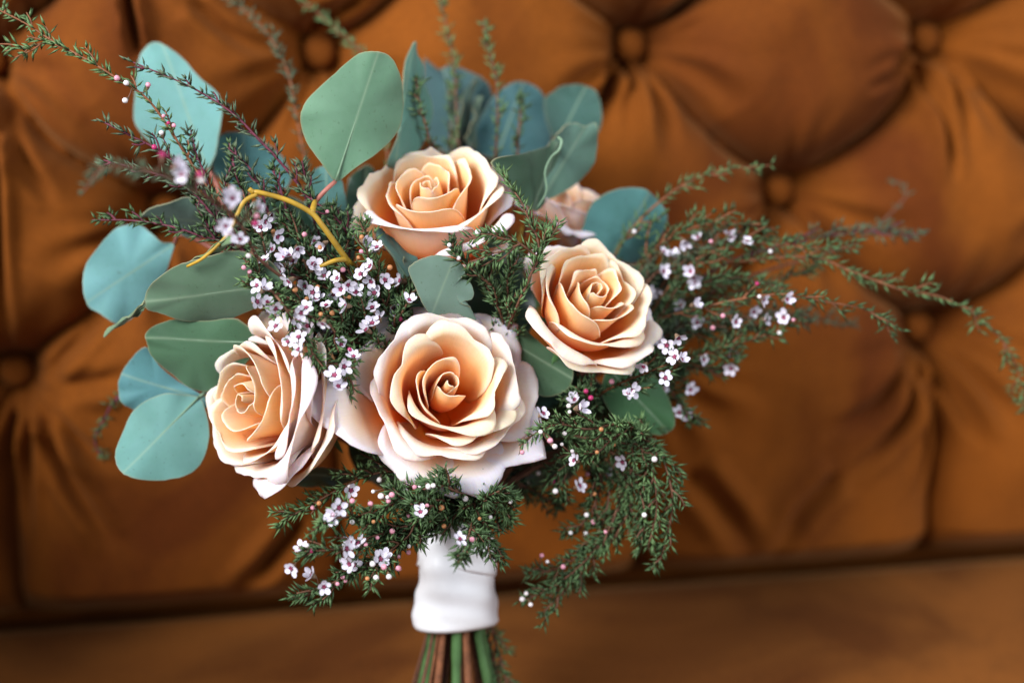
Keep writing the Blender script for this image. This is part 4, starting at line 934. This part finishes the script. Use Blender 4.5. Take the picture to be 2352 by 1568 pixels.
def put(kind, x, y, colour=None, size=1.0, face=None):
    global placed
    nx, ny, nz, si, q = nearest(x, y); placed += 1
    zc = nz - random.uniform(.001, .007); p = P(x, y, zc); root = sprigs[si][0]
    n = (dirc(random.gauss(0, .7), random.gauss(.15, .6), random.uniform(.25, 1.0)) + (p - q).normalized() * .35).normalized()
    if kind == 'bud': n = (n + (p - q).normalized() * 1.2).normalized()
    rot_ = n.to_track_quat('Z', 'Y').to_matrix().to_4x4() @ Matrix.Rotation(random.uniform(0, 6.28), 4, 'Z') @ Matrix.Scale(size * random.uniform(.92, 1.1), 4)
    if kind == 'blossom':
        kv = random.choice((0, 0, 1, 1, 2, 3, 3, 4)); o = get('blossom', 'b%d' % kv, BV[kv][0], BV[kv][1], [M['blossom'], M['calyx']], BV[kv][2]); o.parent = root; o.matrix_basis = Matrix.Translation(p) @ rot_
        c = get('flower_centre', 'c', cv, cf, [M['centre']]); c.parent = o
        back_ = p - n * .0024 * size
    else:
        o = get('bud', 'u' + colour, uv, uf, [M['bud_' + colour], M['calyx']], umi); o.parent = root; o.matrix_basis = Matrix.Translation(p) @ rot_
        back_ = p - n * .0026 * size
    t = MB(); t.tube(catmull([q, (q + back_) * .5 - n * .0008, back_], 5), .0003, .0003, 4); s_ = t.build('pedicel', M['twig'], root)
def T6(l): return [(470.4 + x * .36, 376.3 + y * .36) for x, y in l]
def TR(l): return [(1270 + x * .46, 329.3 + y * .46) for x, y in l]
def TD(l): return [(1129 + x * .39, 846.7 + y * .39) for x, y in l]
def TB(l): return [(611.5 + x * .3523, 1016 + y * .3523) for x, y in l]
def T5(l): return [(x * .36, y * .36) for x, y in l]
bl_px = T6([(175, 218), (420, 325), (385, 370), (430, 545), (460, 465), (215, 500), (130, 400), (355, 405), (345, 280), (700, 495), (760, 510), (510, 590), (560, 620), (500, 650), (380, 620), (335, 775), (375, 800), (330, 880), (395, 885), (540, 745), (480, 690), (610, 950), (650, 920), (715, 860), (775, 905), (820, 830), (690, 640), (690, 675), (760, 720), (995, 705), (1065, 750), (1060, 655), (850, 730), (910, 770), (1085, 825), (1145, 740), (1250, 745), (905, 905), (1040, 870), (1070, 920), (1200, 920), (1305, 870), (1070, 1020), (1035, 1060), (1110, 985), (1100, 535), (1060, 555), (1020, 495), (660, 1030), (755, 1015), (770, 1090), (530, 1135), (600, 1105), (600, 1185), (455, 1035), (870, 1155), (950, 1230), (885, 1290), (830, 1350), (850, 1420), (450, 920), (590, 1000), (690, 820), (640, 780), (870, 800), (960, 820), (590, 540), (540, 590)])
bl_px += TR([(880, 455), (725, 470), (650, 490), (610, 570), (550, 640), (690, 640), (705, 695), (475, 745), (640, 810), (705, 805), (720, 895), (535, 1000), (570, 1005), (625, 970), (640, 1080), (610, 1065), (915, 1050), (890, 1120), (455, 1110), (375, 1250), (290, 1300), (560, 1170), (550, 1225), (630, 1345), (665, 1365), (685, 1230), (110, 1280), (130, 1320), (1000, 840), (1060, 880), (1155, 870), (910, 890), (1050, 780), (750, 1080), (1165, 780), (970, 490), (550, 540), (900, 470), (700, 670), (500, 730), (480, 770), (395, 1235)])
bl_px += TD([(300, 265), (490, 540), (710, 605), (775, 550), (515, 690)])
bl_px += TB([(440, 470), (550, 310), (1005, 455), (550, 650), (600, 660), (520, 690), (225, 690), (165, 815), (300, 865), (375, 935), (545, 790), (770, 740), (1260, 630), (575, 800), (470, 425), (425, 500), (740, 760)])
bl_px += T5([(1470, 1265), (1165, 1115), (1125, 1060), (1435, 1445), (1530, 1530)])
for x, y in bl_px: put('blossom', x, y, size=random.uniform(.92, 1.12))
bd = [(p, 'pink') for p in T6([(330, 332), (635, 450), (165, 435), (780, 305), (1000, 560), (880, 675), (145, 490), (250, 660), (285, 690)])] + [(p, 'magenta') for p in T6([(320, 380), (925, 1185), (1245, 990)])]
bd += [(p, 'orange') for p in T6([(440, 435), (735, 535), (1000, 470), (740, 960), (815, 950), (720, 785), (920, 850), (575, 805), (650, 860), (980, 600), (1180, 660)])] + [(p, 'white') for p in T6([(280, 585), (405, 770), (1020, 495), (1060, 550)])]
bd += [(p, 'pink') for p in TR([(295, 1190), (305, 1260), (850, 860), (800, 920), (790, 490), (1200, 880)])] + [(p, 'magenta') for p in TR([(165, 1235), (190, 1270), (1020, 700)])] + [(p, 'white') for p in TR([(385, 1150), (355, 1290), (405, 440), (1085, 540), (1130, 945), (80, 1310), (395, 1290), (1030, 765)])]
bd += [(p, 'white') for p in TD([(290, 370), (430, 380), (370, 455), (415, 445), (475, 485), (275, 615), (375, 720), (560, 860), (465, 965), (900, 860), (960, 530), (330, 1135), (180, 1355), (230, 1385), (205, 1320), (110, 780), (460, 255), (555, 968)])] + [(p, 'pink') for p in TD([(345, 420), (735, 560), (565, 620), (295, 1100), (420, 1165), (180, 490), (600, 900), (670, 960)])] + [(p, 'magenta') for p in TD([(365, 665)])] + [(p, 'orange') for p in TD([(720, 445), (675, 535), (620, 490), (645, 355), (605, 735)])]
bd += [(p, 'white') for p in TB([(700, 318), (750, 350), (790, 355), (740, 240), (1010, 285), (1060, 285), (910, 315), (1300, 365), (265, 670), (695, 790), (800, 870), (715, 880), (930, 675), (1460, 485), (545, 290), (560, 515), (1090, 280)])] + [(p, 'pink') for p in TB([(820, 338), (795, 380), (680, 400), (970, 290), (1245, 375), (1050, 410), (925, 475), (305, 425), (725, 620), (650, 665), (860, 740), (925, 715), (770, 810), (515, 900), (465, 920), (500, 875), (820, 575), (860, 820), (1340, 630), (560, 380)])] + [(p, 'magenta') for p in TB([(295, 705), (1220, 410)])] + [(p, 'orange') for p in TB([(1140, 425), (1160, 545), (700, 515), (660, 885), (1390, 495), (345, 395)])]
bd += [(p, 'white') for p in T5([(805, 530), (1030, 850), (1285, 1150), (800, 640)])] + [(p, 'pink') for p in T5([(945, 545), (1045, 740), (1110, 800), (745, 500)])] + [(p, 'magenta') for p in T5([(1035, 990), (1275, 1115), (1075, 785), (985, 940)])]
bd += [((1032, 563), 'white'), ((1054, 593), 'white'), ((1098, 533), 'white')]
for (x, y), c in bd: put('bud', x, y, c, random.uniform(.62, .98))

# ------------------------------------------------------------------ white satin wrap
wrap = thing('ribbon_wrap', 'white satin ribbon wrapped round the bundled stems', 'ribbon', loc=tuple(BASE))
def band(t0, t1, off, seed, tilt=.0):
    n, m_ = 72, 26; vs, fs = [], []
    for j in range(m_):
        t = j / (m_ - 1)
        for i in range(n):
            a = 2 * math.pi * i / n
            hgt = (t0 + (t1 - t0) * t) + tilt * math.cos(a + seed)
            c = BASE.lerp(BIND, hgt)
            r = .0188 - .0036 * hgt + off + .0006 * math.sin(2 * a + seed) + .0007 * math.sin(a * 4 + hgt * 5 + seed) * math.sin(t * 3) + .0006 * math.sin(9 * hgt + 2 * a + seed)
            fold = .00035 * math.sin(hgt * 26 + 3 * math.sin(a + seed) + seed)
            if j == 0 or j == m_ - 1: r -= .0012
            vs.append(c + RT * (math.cos(a) * (r + fold)) + FWD * (math.sin(a) * (r + fold)) - c + (c - BASE))
    for j in range(m_ - 1):
        for i in range(n): fs.append((j * n + i, j * n + (i + 1) % n, (j + 1) * n + (i + 1) % n, (j + 1) * n + i))
    return vs, fs
for (t0, t1, off, sd, ti) in [(-.03, .97, .0000, .4, .015), (.55, 1.04, .0006, 2.2, .10)]:
    o = mesh_obj('satin_turn', *band(t0, t1, off, sd, ti), M['satin'], wrap)
    so = o.modifiers.new('thick', 'SOLIDIFY'); so.thickness = .0006; so.offset = -1
S('leafy waxflower stem end showing below the white wrap', [(1125, 1425, .655), (1140, 1480, .654), (1158, 1540, .653), (1166, 1600, .652)], 131, 9, (.006, .014), .8, 'needle', 'twig')
S('blurred thin twig dangling below the teal leaves over the sofa', [(330, 880, .655), (268, 915, .668), (238, 965, .672), (218, 1010, .674), (232, 1050, .676)], 132, 3, (.004, .007), .45, 'needle', 'twig_purple')
